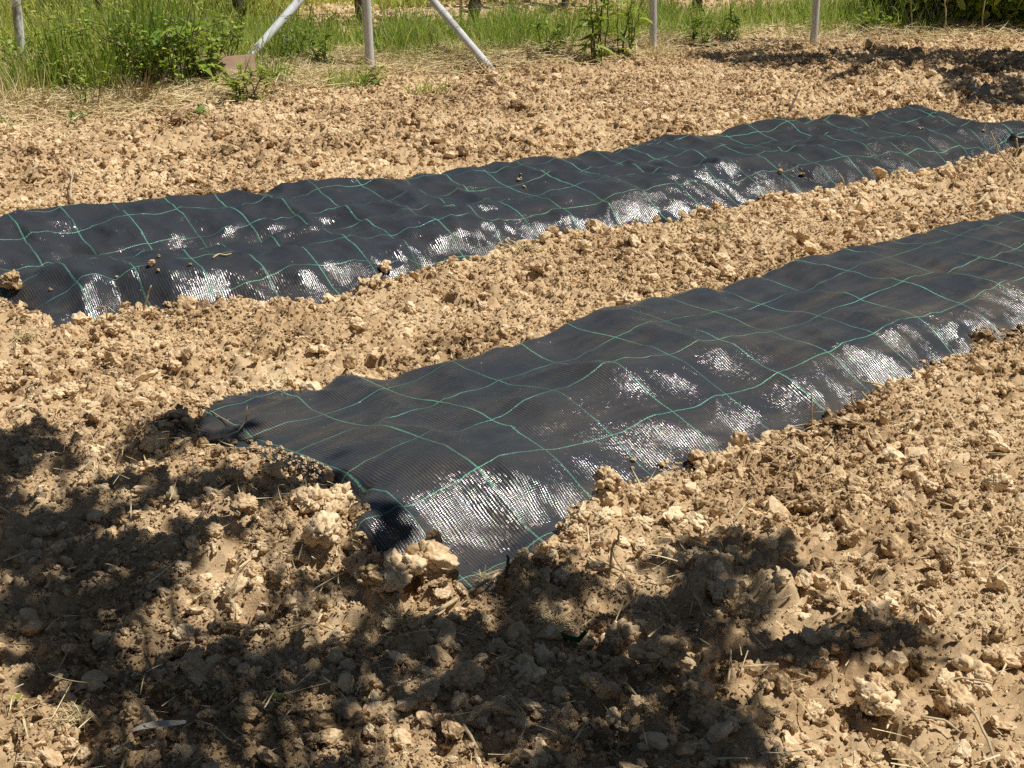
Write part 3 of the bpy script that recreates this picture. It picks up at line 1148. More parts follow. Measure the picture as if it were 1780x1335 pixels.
# thick mat of litter in front of the fence
p = sow(8000, 6.9, 11.2, .6)
dfn = yfence(p[:, 0]) - p[:, 1]
left = sm(-.5, -2.2, p[:, 0])
dens = sm(.75 + 1.5 * left, .1, dfn) * (.75 + .9 * (fbm(p[:, 0] * 1.7, p[:, 1] * 1.7, 77, 2))) * (dfn > -.25)
dens = np.clip(dens * 1.3, 0, 1) * np.where(p[:, 0] > 1.0, .45, 1)
pa = ground_pts(p[rng.random(len(p)) < dens], .018)
p = sow(420, 5.5, 9.5, .5)
p = p[rng.random(len(p)) < .12 + .5 * sm(2.2, .3, yfence(p[:, 0]) - p[:, 1])]
pb = ground_pts(p, .016)
p = sow(620, 1.8, 5.6, .4)
p = p[rng.random(len(p)) < np.clip(.35 + 1.2 * fbm(p[:, 0] * 2.2, p[:, 1] * 2.2, 78, 2), .05, 1) * np.where(p[:, 1] < 2.7, 1, .6)]
pc = ground_pts(p, .021)
p = sow(170, 1.8, 3.4, .4)
pd = ground_pts(p, .024)
V, Fc, T = lay_straw([(pa, .15, .0046, .14, .74), (pb, .08, .0035, .2, .6), (pc, .034, .0021, .3, .78), (pd, .060, .0028, .22, .78)])
o = mesh_obj('dry_straw', V, Fc, M_STRAW, None, True, T)
tag(o, 'bleached straw and dry grass litter strewn over the soil and along the fence', 'straw', None, 'stuff')

# fine debris on the nearer mat
for B_, hf_, nm_, lab_, n_, r_ in ((FR, h_front, 'mat_crumbs', 'specks of pale soil dusted over the nearer weed mat', 2600, .0026), (RE, h_rear, 'mat_crumbs', 'specks of pale soil dusted over the farther weed mat', 2400, .0042)):
    p = B_.o + rng.uniform(-.3, 4.3, n_)[:, None] * B_.e + rng.uniform(-.1, 1.6, n_)[:, None] * B_.n
    z, d, _, _ = hf_(p)
    k = (d > .01) & (rng.random(n_) < .05 + .9 * np.exp(-(d / .07) ** 2) * sm(-.1, .2, fbm(p[:, 0] * 5, p[:, 1] * 5, 301, 2)))
    pp = np.column_stack([p[k], z[k] + .001])
    sc1 = (.0008 + (r_ - .0008) * rng.random(k.sum()) ** 1.5)[:, None] * rng.uniform(.7, 1.3, (k.sum(), 3))
    scatter(nm_, pp, sc1, rng.uniform(0, 3, (k.sum(), 3)), proto_col, lab_, 'soil specks', M_CLOD)

# ------------------------------------------------------------------ single stalks, twigs, leaves


def stalk(name, label, cat, pts, rad, mat, taper=.6, sides=7):
    n = len(pts)
    # smooth the polyline
    q = []
    for i in range(n - 1):
        a, b = np.array(pts[i]), np.array(pts[i + 1])
        for t in (0, .33, .66):
            q.append(a + (b - a) * t)
    q.append(np.array(pts[-1]))
    q = np.array(q)
    for _ in range(2):
        q[1:-1] = .5 * q[1:-1] + .25 * (q[:-2] + q[2:])
    q[1:-1] += rng.normal(0, rad * .25, q[1:-1].shape)
    rr = [rad * (1 - (1 - taper) * i / (len(q) - 1)) * random.uniform(.88, 1.12) for i in range(len(q))]
    mb = MB()
    mb.add(tube(q, rr, sides))
    return mb, tuple(q[0])


def single(name, label, cat, pts, rad, mat, taper=.6, extra=()):
    mb, base = stalk(name, label, cat, pts, rad, mat, taper)
    for e_pts, e_r in extra:
        m2, _ = stalk('', '', '', e_pts, e_r, mat, .5)
        mb.add((m2.V, m2.F))
    o = mb.build(name, mat, None, base)
    return tag(o, label, cat)


def up_from(px, py, tops):
    """an upright stem: foot on the surface at a pixel, further joints at pixels in about the same depth"""
    b = hit(px, py)
    out = [b - np.array((0, 0, .01))]
    for (tx, ty, dy) in tops:
        out.append(at(tx, ty, b[1] + dy))
    return out


def on(px, py, dz=.004):
    h = hit(px, py)
    h[2] += dz + (.008 if max(sdf(h[None, :2], FR.poly)[0], sdf(h[None, :2], RE.poly)[0]) < 0 else 0)
    return h


single('dry_stalk', 'thick pale straw stalk lying from the shade to the near corner of the nearer mat', 'stalk',
       wob(on(718, 1108, .014), on(866, 1008, .016), 3, .002), .0045, M_PALE, .7)
tw = [on(318, 777, .02), on(362, 775, .010), on(392, 765, .010), on(415, 760, .014), on(430, 745, .025)]
single('twig', 'thin forked twig lying on the left end of the nearer mat', 'twig', tw, .0036, M_PALE, .5,
       [([on(352, 712, .004), on(378, 725, .006), on(395, 738, .008), on(420, 754, .012)], .0016),
        ([on(395, 763, .01), on(393, 750, .02), on(398, 742, .02)], .0014), ([on(428, 750, .02), on(432, 736, .045)], .0022)])
single('dead_twig', 'short dark upright stub by the near corner of the nearer mat', 'stub', up_from(876, 1022, [(880, 995, 0), (884, 978, .004), (881, 965, .01)]), .0048, M_BARK, .5)
single('forked_twig', 'pale forked root stem hanging over a clod right of the nearer mat corner', 'twig',
       up_from(1058, 1003, [(1062, 975, 0), (1064, 950, .0), (1076, 938, .0), (1078, 925, .0), (1070, 915, .005)]), .0032, M_PALE, .6,
       [(up_from(1092, 1000, [(1078, 985, 0), (1066, 965, .0), (1064, 950, .0)]), .0028)])
single('upright_twig', 'tallest thin upright stem at the front edge of the nearer mat', 'stem', up_from(1413, 748, [(1411, 715, 0), (1411, 682, 0)]), .0024, M_STEM, .7)
single('curved_twig', 'bent stem with a bud end at the front edge of the nearer mat', 'twig',
       up_from(1498, 716, [(1486, 704, 0), (1478, 692, 0), (1483, 682, .0)]), .0030, M_PALE, .9)
single('leaning_twig', 'straight stub leaning left beside the bud ended stem', 'stem', up_from(1520, 705, [(1508, 693, 0), (1498, 681, 0)]), .0028, M_PALE, .9)
single('creeping_twig', 'wavy stem reaching over the front edge of the nearer mat', 'twig',
       up_from(1552, 682, [(1535, 668, 0), (1515, 665, 0), (1497, 662, 0)]), .0024, M_PALE, .7, [(up_from(1566, 668, [(1561, 655, 0), (1556, 650, 0)]), .0022)])
single('tall_stalk', 'long bent stalk over the far end of the farther mat', 'stalk',
       up_from(1776, 305, [(1752, 285, 0), (1735, 262, 0), (1722, 228, 0)]), .0055, M_STEM, .6)
single('short_stalk', 'short upright stalk at the right border on the farther mat', 'stalk', up_from(1771, 276, [(1769, 258, 0), (1767, 240, 0)]), .005, M_STEM, .7)
single('bent_twig', 'brown stem standing against the near end of the farther mat', 'twig',
       up_from(249, 541, [(254, 524, 0), (258, 508, 0), (263, 496, 0)]), .0030, M_STEM, .6)
single('hooked_twig', 'hooked brown stem at the near end fold of the farther mat', 'twig',
       up_from(187, 562, [(185, 546, 0), (183, 533, 0), (172, 532, 0), (168, 538, 0)]), .0028, M_STEM, .6)
single('root_strand', 'long root strand on the soil edge by the near end of the farther mat', 'root',
       [on(190, 568, .01), on(210, 558, .012), on(232, 549, .012)], .0032, M_STEM, .5)
single('curled_twig', 'curled stem rising on the right part of the farther mat', 'twig',
       up_from(1467, 334, [(1468, 320, 0), (1464, 308, 0), (1458, 302, 0)]), .0034, M_STEM, .6)
single('straw_piece', 'short straw stuck to a crumb on the middle of the farther mat', 'straw', [on(886, 300, .006), on(896, 304, .01), on(906, 309, .014)], .0035, M_PALE, .8)
single('dead_worm_root', 'reddish wavy root scrap on the crease of the farther mat', 'root', [on(370, 450, .003), on(380, 445, .006), on(390, 447, .006), on(402, 443, .003)], .0030, M_STEM, .8)
single('long_straw', 'longest pale straw bending down to the lower right corner', 'straw',
       [on(1645, 1222, .02), on(1685, 1255, .02), on(1708, 1290, .015), on(1728, 1345, .012)], .0032, M_PALE, .7)
single('crossing_straw', 'pale straw crossing above the longest straw at the lower right', 'straw', [on(1600, 1262, .01), on(1640, 1275, .02), on(1668, 1292, .012)], .0026, M_PALE, .7)
single('flat_straw', 'straight straw lying under the rounded clods near the right border', 'straw', [on(1640, 1205, .012), on(1665, 1198, .02), on(1722, 1205, .012)], .0026, M_PALE, .7)
single('arched_straw', 'arched bright straw in the sunlit soil at the right of the shade', 'straw', [on(1655, 945, .01), on(1705, 965, .015), on(1790, 968, .01)], .0020, M_PALE, .7)
single('grey_straw', 'pale bent straw in deep shade at the bottom middle', 'straw', [on(792, 1258, .012), on(812, 1290, .015), on(830, 1320, .012)], .0036, M_PALE, .7)
single('root_thread', 'zigzag root thread in the shade below the big round clod', 'root',
       [on(1070, 1230, .02), on(1082, 1212, .03), on(1100, 1228, .02), on(1130, 1256, .012)], .0020, M_PALE, .7)
single('bent_root', 'wavy root in the shade left of the sunlit soil', 'root', [on(1264, 1205, .01), on(1270, 1180, .02), on(1268, 1145, .02)], .0022, M_PALE, .7)
single('straw_piece', 'short pale stem piece on the strip between the mats at the right', 'stem', [on(1695, 362, .01), on(1715, 346, .014)], .006, M_PALE, .8)
single('bleached_stem', 'bleached crooked stem on the soil behind the farther mat at the left', 'stem', [on(125, 358, .015), on(124, 335, .04), on(138, 314, .05)], .005, M_PALE, .6)
single('dark_root', 'dark root poking out of the soil behind the farther mat', 'root', [on(1372, 205, .01), on(1380, 195, .05), on(1386, 183, .07)], .0055, M_BARK, .5)

# long roots and stems in the foreground shade, each lying loose
for k, (a, b, r) in enumerate([((610, 1170), (690, 1150), .0018), ((880, 1225), (905, 1300), .0018), ((1180, 1150), (1130, 1190), .0020),
                               ((1205, 1050), (1255, 1105), .002), ((930, 1080), (990, 1135), .0022), ((340, 1270), (420, 1315), .002),
                               ((500, 1110), (590, 1070), .0020), ((1540, 1170), (1552, 1150), .002), ((1325, 1250), (1375, 1275), .0022),
                               ((1430, 1095), (1452, 1040), .0020), ((1265, 1035), (1290, 1080), .0024), ((1340, 1060), (1375, 1050), .0026)]):
    labs = ['thin root lying in the shade left of the dark clods', 'thin curved root at the bottom edge of the shade', 'pale stem leaning on the big round clod in the shade',
            'stem lying across the shade edge right of the root tangle', 'dry stem in the root tangle above the green leaf', 'brown stem beside the grey dead leaf',
            'slender straw bridging the sunlit gap and the shade', 'white bent straw above the sunlit pair of clods', 'white straw tip at the lower edge of the shade',
            'fine pale straw curving in the sunlit soil at the right', 'pale straw hooked below the half lit clod', 'short straw with a bent end at the shade edge']
    p0, p1 = on(*a, .012), on(*b, .012)
    single('root_twig', labs[k], 'stem', wob(p0, p1, 4, .008), r, M_PALE if k % 2 else M_STEM, .7)


def tuft(name, label, px, py, n, ln, mat, w=.002, flat=.5):
    c = hit(px, py)
    a = rng.uniform(0, 2 * PI, n)
    el = rng.uniform(.0, 1.0, n) * flat
    d = np.column_stack([np.cos(a) * np.cos(el), np.sin(a) * np.cos(el) * .8, np.sin(el)])
    P0 = rng.normal(0, .012, (n, 3)) * (1, 1, .3) + (0, 0, .012)
    up = np.column_stack([rng.normal(0, .4, n), rng.normal(0, .4, n), np.ones(n)])
    R = frames(d, up)
    l = rng.uniform(.4, 1.2, n) * ln
    TV, TF = blade_t(5, 1.0, .035)
    V, Fc = stamp(TV, TF, P0, R, np.column_stack([l, np.full(n, w / .035), l]))
    T = np.repeat(rng.uniform(.25, .95, n), len(TV))
    o = mesh_obj(name, V, Fc, mat, None, True, T, c)
    return tag(o, label, 'root tuft')


tuft('root_tuft', 'dry tuft of roots on the soil touching the front edge of the farther mat', 910, 438, 120, .085, M_STRAW, .0028)
tuft('root_tuft', 'brown root clump in the strip between the mats behind the big flat clod', 1250, 405, 140, .085, M_STRAW, .003, .7)
tuft('root_tuft', 'tangled dead roots in a hollow by the near end of the farther mat', 45, 590, 90, .07, M_STRAW, .0022)
tuft('root_tuft', 'tangle of dry roots in the shade above the curled green leaf', 965, 1090, 110, .06, M_STRAW, .0016)
tuft('root_tuft', 'small pale grass tuft lit by a sunspot left of the thick pale stalk', 695, 1085, 90, .03, M_STRAW, .0012, .9)
tuft('root_tuft', 'dead root bundle on the soil behind the nearer mat at its left', 480, 672, 110, .06, M_STRAW, .002)
tuft('root_tuft', 'fan of dry grass at the lower left beside the grey dead leaf', 130, 1262, 80, .05, M_STRAW, .0016, .8)
tuft('root_tuft', 'sheaf of short dry blades standing at the lower left', 135, 1255, 24, .045, M_STRAW, .002, 1.4)
tuft('root_tuft', 'sprig of dry stems at the front corner of the nearer mat', 845, 1018, 60, .035, M_STRAW, .0013, 1.2)


def flat_leaf(name, label, pts, w, mat, cat='leaf', curl=.01):
    pts = [np.array(p) for p in pts]
    n = len(pts)
    V, Fc = [], []
    for i, p in enumerate(pts):
        t = pts[min(i + 1, n - 1)] - pts[max(i - 1, 0)]
        s = np.cross(t, (0, 0, 1.))
        s /= np.linalg.norm(s) + 1e-9
        ww = w * math.sin(PI * min(.97, max(.05, (i + .35) / n))) ** .7
        V += [p + s * ww + (0, 0, curl), p + s * ww * .5 + (0, 0, .002), p, p - s * ww * .5 + (0, 0, .002), p - s * ww + (0, 0, curl * .8)]
        if i:
            for k in range(4):
                a = (i - 1) * 5 + k
                Fc.append((a, a + 1, a + 6, a + 5))
    base = tuple(pts[0])
    o = mesh_obj(name, np.array(V) - base, Fc, mat, None, True, None, base)
    return tag(o, label, cat)


qa, qb = on(225, 1297, .016), on(325, 1281, .02)
q = [qa + (qb - qa) * t + (0, .004 * math.sin(3 * t), .003 * math.sin(5 * t)) for t in (0, .25, .5, .75, 1)]
flat_leaf('dead_leaf', 'long grey dead leaf lying on the soil at the lower left', q, .010, M_GREYLEAF, 'leaf', .003)
q = [on(975, 1130, .02), on(990, 1136, .02), on(1006, 1136, .022), on(1020, 1130, .026)]
flat_leaf('curled_leaf', 'curled dark green leaf in the shade at the lower middle', q, .0055, M_GREEN)
q = [on(150, 1285, .012), on(160, 1272, .02), on(178, 1282, .012)]
flat_leaf('dry_leaf', 'folded brown dry leaf touching the left tip of the grey dead leaf', q, .010, M_STEM)
TVl, TFl = leaf_t(.9, .05, .1)


def seedling(label, px, py, n, ln, tint=.6):
    c = hit(px, py)
    e = empty('seedling', c)
    tag(e, label, 'seedling')
    a = np.linspace(0, 2 * PI, n, endpoint=False) + rng.uniform(0, 1)
    el = rng.uniform(.2, .9, n)
    d = np.column_stack([np.cos(a) * np.cos(el), np.sin(a) * np.cos(el), np.sin(el)])
    R = frames(d, np.tile((0, 0, 1.), (n, 1)))
    V, Fc = stamp(TVl, TFl, np.tile((0, 0, .022), (n, 1)), R, rng.uniform(.7, 1.1, n) * ln)
    mesh_obj('leaf', V, Fc, M_LEAF, e, True, np.repeat(np.clip(rng.normal(tint, .15, n), 0, 1), len(TVl)))
    mb = MB()
    mb.add(tube([(0, 0, -.01), (0, 0, .022)], .0012, 5))
    mb.build('stem', M_GSTEM, e)
    return e


seedling('tiny green seedling in the shade right of the large split clod', 482, 1232, 3, .018, .7)
seedling('tiny bright green seedling at the far lower left', 30, 1235, 2, .018, .9)

# ------------------------------------------------------------------ fence
fence = empty('wire_fence', (-.88, 9.12, 0))
tag(fence, 'low wire fence on pale weathered posts with two slanting braces along the plot', 'fence')
FO = np.array((-.88, 9.12, 0))


def pole(name, a, b, r, mat, label=None, sides=14):
    pts = wob(a, b, 10, .004)
    mb = MB()
    mb.add(tube([p - FO for p in pts], [r * (1 + .03 * math.sin(i * 2.1)) for i in range(len(pts))], sides))
    o = mb.build(name, mat, fence)
    if label:
        o['label'] = label
    return o


pA = hit(42, 142)
pB = hit(644, 124)
pC = hit(1134, 90)
pD = hit(1414, 76)
tops = []
for i, (p, tx, mt, lab, r) in enumerate(((pA, 28, M_PAINT, 'flaking white post half hidden by weeds', .026), (pB, 636, M_POST, 'post that both braces lean on', .027),
                                         (pC, 1133, M_POST, 'thin pale post behind dry grass', .024), (pD, 1419, M_POST, 'straight grey pipe post', .025))):
    t0 = at(tx, 0, p[1])
    dr = (t0 - p) / (t0[2] - p[2])
    top = p + dr * 1.25
    pole('post', p + dr * -.1, top, r, mt, lab)
    tops.append((p, dr))
b1 = un(414, 122, .04)
t1 = at(522, 0, 9.15)
pole('brace', b1, b1 + (t1 - b1) * 2.35, .026, M_PAINT, 'left brace, white with flaking paint')
b2 = un(853, 120, .035)
t2 = at(752, 0, 9.3)
pole('brace', b2 + (b2 - t2) * .05, b2 + (t2 - b2) * 2.2, .024, M_POST, 'right brace, grey with rusty foot')
mb = MB()
xs = [(-5.2, 8.72)] + [(t[0][0], t[0][1]) for t in tops] + [(5.5, 11.6)]


def fpt(s, z):
    """point on the fence plane; s is metres of x"""
    return np.array((s, np.interp(s, [a[0] for a in xs], [a[1] for a in xs]) + .03, z))


for z in (.06, .36, .70, 1.05):
    pts = [fpt(s, z + .006 * math.sin(s * 5)) - FO for s in np.arange(-5, 5.4, .25)]
    mb.add(tube(pts, .0012, 4, False))
mb.build('strand_wire', M_WIRE, fence)
mb = MB()
for s in np.arange(-5.2, 5.2, .085):
    for sg in (1, -1):
        pts = []
        for k in range(5):
            z = 1.05 * k / 4
            ss = s + sg * z * .55
            if -5.1 < ss < 5.3:
                pts.append(fpt(ss, z) - FO)
        if len(pts) > 1:
            mb.add(tube(pts, .0006, 3, False))
mb.build('wire_netting', M_WIRE, fence)

# rusty board at the foot of the left brace
bo = empty('weathered_board', un(398, 150, .02))
tag(bo, 'flat reddish brown board lying tilted at the foot of the left fence brace', 'board')
bm = bmesh.new()
bmesh.ops.create_cube(bm, size=1)
for v in bm.verts:
    v.co = Vector((v.co.x * .30, v.co.y * .022, v.co.z * .17))
bmesh.ops.bevel(bm, geom=bm.edges[:], offset=.003, segments=2, affect='EDGES')
bmesh.ops.subdivide_edges(bm, edges=bm.edges[:], cuts=2, use_grid_fill=True)
for v in bm.verts:
    v.co += .004 * mnoise.noise_vector(v.co * 9)
me = bpy.data.meshes.new('board')
bm.to_mesh(me)
bm.free()
me.materials.append(M_BOARD)
bd = bpy.data.objects.new('panel', me)
bd.parent = bo
bd.rotation_euler = (math.radians(-38), math.radians(-3), math.radians(8))
bd.location = (0, .04, .085)
col.objects.link(bd)

# black hose end at the far right
hs = [at(1758, 238, 6.55), at(1785, 242, 6.55), at(1850, 246, 6.6), at(1950, 262, 6.6)]
single('black_hose', 'black hose end emerging at the far end of the farther mat', 'hose', hs, .016, M_BLACK, 1.0)

# ------------------------------------------------------------------ vines beyond the fence


def vine(px, py, r, lean, label, stake):
    b = un(px, py, .10)
    b[2] = .08
    e = empty('grapevine', b)
    tag(e, label, 'grapevine', 'grapevines in the rows beyond the fence')
    pts = wob((0, 0, -.08), (lean, .02, .62), 12, .018)
    mb = MB()
    mb.add(tube(pts, [r * (1.25 - .35 * i / 12 + .16 * math.sin(i * 2.3 + px)) for i in range(13)], 12))
    top = np.array(pts[-1])
    for sg in (-1, 1):
        mb.add(tube(wob(top, top + (sg * .45, .05, .22), 6, .03), [r * .6, r * .55, r * .5, r * .45, r * .4, r * .32, r * .25], 8))
    mb.build('trunk', M_BARK, e)
    n = 110
    P0 = top + rng.normal(0, 1, (n, 3)) * (.4, .12, .13) + (0, 0, .28)
    d = rng.normal(0, 1, (n, 3)) + (0, 0, -.3)
    TV, TF = leaf_t(1.0, .1, .25)
    V, Fc = stamp(TV, TF, P0, frames(d), rng.uniform(.06, .11, n))
    mesh_obj('foliage', V, Fc, M_LEAF, e, True, np.repeat(rng.random(n), len(TV)))
    if stake:
        mb = MB()
        mb.add(tube([(stake, .03, -.05), (stake + .01, .03, 1.2)], .011, 8))
        mb.build('stake', M_PALE, e)


vine(178, 40, .036, .03, 'grapevine trunk beyond the fence with a twin stake, farthest left', -.05)
vine(412, 47, .034, .04, 'dark shaggy grapevine trunk beyond the left fence brace', 0)
vine(628, 38, .036, -.05, 'grapevine trunk seen beside the post that holds the braces', 0)
vine(818, 34, .036, .03, 'grapevine trunk with a pale stake beyond the right brace', -.07)
vine(1212, 17, .034, -.03, 'grapevine trunk between the two right fence posts, beyond the grass', 0)
vine(978, 14, .020, .02, 'slender young grapevine beyond the tall dock plant', .04)

# ------------------------------------------------------------------ grass beyond the fence


def blades(P0, ln, w, tint, spread, bends=(.25, .6, 1.0), seg=4):
    Vs, Fs, Ts = [], [], []
    off = 0
    T0 = [blade_t(seg, b, .035) for b in bends]
    for k, (TV, TF) in enumerate(T0):
        m = np.arange(len(P0)) % len(T0) == k
        n = m.sum()
        if not n:
            continue
        d = np.column_stack([rng.normal(0, spread, n), rng.normal(0, spread, n), np.ones(n)])
        R = frames(d)
        l = ln[m]
        V, Fc = stamp(TV, TF, P0[m], R, np.column_stack([l, w[m] / .035, l]))
        Vs.append(V)
        Fs.append(Fc + off)
        off += len(V)
        Ts.append(np.repeat(tint[m], len(TV)))
    return np.concatenate(Vs), np.concatenate(Fs), np.concatenate(Ts)


def strip(density, d0, d1, xr=(-5.4, 5.4)):
    n = int(density * (xr[1] - xr[0]) * (d1 - d0))
    x = rng.uniform(*xr, n)
    dd = rng.uniform(d0, d1, n)
    return np.column_stack([x, yfence(x) + dd]), dd


p, dd = strip(3300, -.22, 1.2)
cl = fbm(p[:, 0] * 3, p[:, 1] * 3, 121, 3)
k = rng.random(len(p)) < np.clip(.8 + cl * 1.2, .1, 1) * np.where(dd < -.1, .45, 1) * np.where(dd > .95, .5, 1) * (1 - .7 * sm(-1.5, -2.2, p[:, 0]))
p, dd, cl = p[k], dd[k], cl[k]
z = h_soil(p, False)
n = len(p)
ln = np.clip(rng.normal(.185, .055, n) * (1 + cl * .9), .05, .42) * np.where(dd < -.05, .6, 1)
V, Fc, T = blades(np.column_stack([p, z - .01]), ln, rng.uniform(.004, .008, n), np.clip(rng.normal(.58, .24, n) - .2 * cl, 0, 1), .28)
o = mesh_obj('grass', V, Fc, M_GRASS, None, True, T)
tag(o, 'dense green grass strip growing behind the wire fence', 'grass', None, 'stuff')

# far meadow, yellower, and sparse weeds on the bare vineyard strip
Ps, Ls, Ts_ = [], [], []
for dens, d0, d1, hh, bare in ((260, 1.2, 2.3, .06, 1), (1500, 2.2, 5.6, .14, 0)):
    p, dd = strip(dens, d0, d1)
    cl = fbm(p[:, 0] * 2.2, p[:, 1] * 2.2, 131, 3)
    k = rng.random(len(p)) < np.clip((.25 if bare else .85) + cl * 1.6, .02, 1)
    p, cl = p[k], cl[k]
    Ps.append(np.column_stack([p, h_soil(p, False) - .01]))
    Ls.append(np.clip(rng.normal(hh, hh * .35, len(p)), .03, .4))
# yellow weeds fill the left part in front of the vines as well
p, dd = strip(3000, .15, 3.0, (-5.4, -1.4))
k = rng.random(len(p)) < .9 * sm(-1.4, -2.2, p[:, 0])
p = p[k]
Ps.append(np.column_stack([p, h_soil(p, False) - .01]))
Ls.append(np.clip(rng.normal(.21, .08, len(p)), .04, .40))
Pm, Lm = np.concatenate(Ps), np.concatenate(Ls)
n = len(Pm)
V, Fc, T = blades(Pm, Lm, rng.uniform(.007, .015, n), np.clip(rng.normal(.52, .24, n), 0, 1), .55)
o = mesh_obj('meadow_weeds', V, Fc, M_YEL, None, True, T)
tag(o, 'yellowish green meadow weeds between the vine rows beyond the fence', 'weeds', None, 'stuff')

# dry lumpy soil on the vineyard strip
p, dd = strip(260, 1.3, 4.2)
z = h_soil(p, False)
r = rng.uniform(.012, .035, len(p))
scatter('vineyard_clods', np.column_stack([p, z + r * .3]), r[:, None] * np.ones((1, 3)), rng.uniform(0, 3, (len(p), 3)), proto_col,
        'rough pale lumps of earth on the bare strip along the vines', 'soil lumps', M_CLOD)

# low green sprouts and grass at the plot side of the fence
p, dd = strip(420, -1.1, 0.1, (-5, 1.2))
wt = np.clip(fbm(p[:, 0] * 2.5, p[:, 1] * 2.5, 141, 2) * 3, 0, 1) * sm(-1.15, -.1, dd) * sm(1.2, -2.2, p[:, 0])
p = p[rng.random(len(p)) < wt]
n = len(p)
V, Fc, T = blades(np.column_stack([p, h_soil(p) - .005]), rng.uniform(.05, .16, n), rng.uniform(.004, .008, n), np.clip(rng.normal(.6, .2, n), 0, 1), .7)
o = mesh_obj('grass_sprouts', V, Fc, M_GRASS, None, True, T)
tag(o, 'thin green grass sprouting through the straw on the plot side of the fence', 'grass', None, 'stuff')

# ------------------------------------------------------------------ single plants


def plant(name, label, cat, base, n_st, h, spread, leaf, wl, n_leaf, mat=M_LEAF, smat=M_GSTEM, tint=.5, arch=.0, sr=.003, grp=None, lowleaf=.1, droop=.2):
    base = np.array(base, float)
    e = empty(name, base)
    tag(e, label, cat, grp)
    mb = MB()
    LP, LD = [], []
    for i in range(n_st):
        a = rng.uniform(0, 2 * PI)
        sp = spread * rng.uniform(.3, 1)
        hh = h * rng.uniform(.6, 1.05)
        b = np.array((rng.normal(0, .03), rng.normal(0, .03), -.02))
        pts = []
        for k in range(9):
            t = k / 8
            pts.append(b + np.array((math.cos(a) * sp * t ** 1.3, math.sin(a) * sp * t ** 1.3, hh * (t - arch * t * t * t) * (1 / (1 - arch * .3)))))
        pts = [q + rng.normal(0, .006, 3) for q in pts]
        mb.add(tube(pts, [sr * (1.2 - .8 * k / 8) for k in range(9)], 5))
        for _ in range(max(1, n_leaf // n_st)):
            t = rng.uniform(lowleaf, 1) * 8
            k = min(int(t), 7)
            q = pts[k] + (pts[k + 1] - pts[k]) * (t - k)
            LP.append(q)
            aa = rng.uniform(0, 2 * PI)
            LD.append((math.cos(aa), math.sin(aa), rng.uniform(-.3, .9)))
    mb.build('stem', smat, e)
    LP, LD = np.array(LP), np.array(LD)
    n = len(LP)
    TV, TF = leaf_t(wl, .12, droop)
    up = np.column_stack([rng.normal(0, .4, n), rng.normal(0, .4, n), np.ones(n)])
    V, Fc = stamp(TV, TF, LP, frames(LD, up), rng.uniform(.5, 1.15, n) * leaf)
    mesh_obj('foliage', V, Fc, mat, e, True, np.repeat(np.clip(rng.normal(tint, .22, n), 0, 1), len(TV)))
    return e


def gclump(label, px, py, n, h, spread, tint=.45, name='grass_clump', mat=M_GRASS, w=(.005, .010)):
    b = un(px, py, .03)
    P0 = rng.normal(0, 1, (n, 3)) * (.07, .05, 0)
    V, Fc, T = blades(P0, h * rng.uniform(.45, 1.1, n), rng.uniform(*w, n), np.clip(rng.normal(tint, .2, n), 0, 1), spread, (.1, .28, .5), 6)
    o = mesh_obj(name, V, Fc, mat, None, True, T, b)
    return tag(o, label, 'grass clump')


gclump('tall loose clump of green grass right of the flaking white post', 120, 158, 150, .46, .3, .5)
gclump('tall blue green grass clump in the middle of the left weeds', 250, 150, 170, .58, .22, .35)
gclump('upright grass clump with seed stalks behind the arching brambles', 290, 130, 130, .66, .18, .4)
gclump('bright grass clump at the far left corner of the weeds', 20, 175, 120, .40, .4, .6)
gclump('pale dry grass clump standing by the far left border', 30, 190, 90, .26, .35, .8, 'dry_grass_clump', M_STRAW, (.003, .007))
gclump('brown dead grass clump at the foot of the brambles', 235, 183, 150, .20, .5, .15, 'dry_grass_clump', M_STRAW, (.003, .007))
gclump('low green grass clump right of the fallen board', 470, 150, 110, .22, .4, .5)
gclump('small green tuft just outside the brace post', 600, 150, 90, .14, .6, .55)
gclump('short dry tuft at the foot of the thin pale post', 1150, 98, 90, .16, .5, .8, 'dry_grass_clump', M_STRAW, (.003, .006))
gclump('lone green tuft in the straw in front of the right brace', 745, 165, 40, .12, .4, .7)

plant('bramble', 'arching bramble with dark stems and light leaves in the middle of the left weeds', 'bramble', un(270, 168, .02), 14, .70, .60, .034, .7, 300, tint=.95, arch=.45, smat=M_BARK, sr=.004)
plant('bramble', 'bramble trailing over the fallen board with small yellow green leaves', 'bramble', un(432, 178, .02), 10, .32, .30, .034, .8, 330, tint=.9, arch=.5, smat=M_BARK, sr=.003)
plant('bramble', 'leafy bramble at the far left in front of the flaking white post', 'bramble', un(60, 150, .02), 12, .52, .42, .038, .75, 420, tint=.8, arch=.4, smat=M_BARK)
plant('bramble', 'low bramble left of the board reaching toward the brace', 'bramble', un(360, 150, .02), 10, .48, .38, .038, .8, 330, tint=.75, arch=.4, smat=M_BARK)
plant('dock_plant', 'dock plant with long dark jagged leaves left of the board', 'dock', un(330, 150, .02), 7, .42, .14, .20, .28, 40, tint=.5, sr=.005, droop=.3)
plant('dock_plant', 'tallest dock plant with broad upright leaves right of the braces', 'dock', un(1035, 108, .03), 8, .66, .14, .15, .24, 64, tint=.8, sr=.004, droop=.25)
plant('dock_plant', 'smaller dock plant close behind the tallest one', 'dock', un(1085, 100, .03), 6, .50, .14, .13, .25, 40, tint=.8, sr=.004, droop=.25)
plant('leafy_weed', 'low broad leaved weed on the straw at the far left border', 'weed', un(8, 222, .02), 6, .07, .10, .04, .5, 40, tint=.5)
plant('leafy_weed', 'low broad leaved weed on the straw below the grass clump', 'weed', un(128, 215, .02), 6, .08, .10, .045, .45, 40, tint=.35)
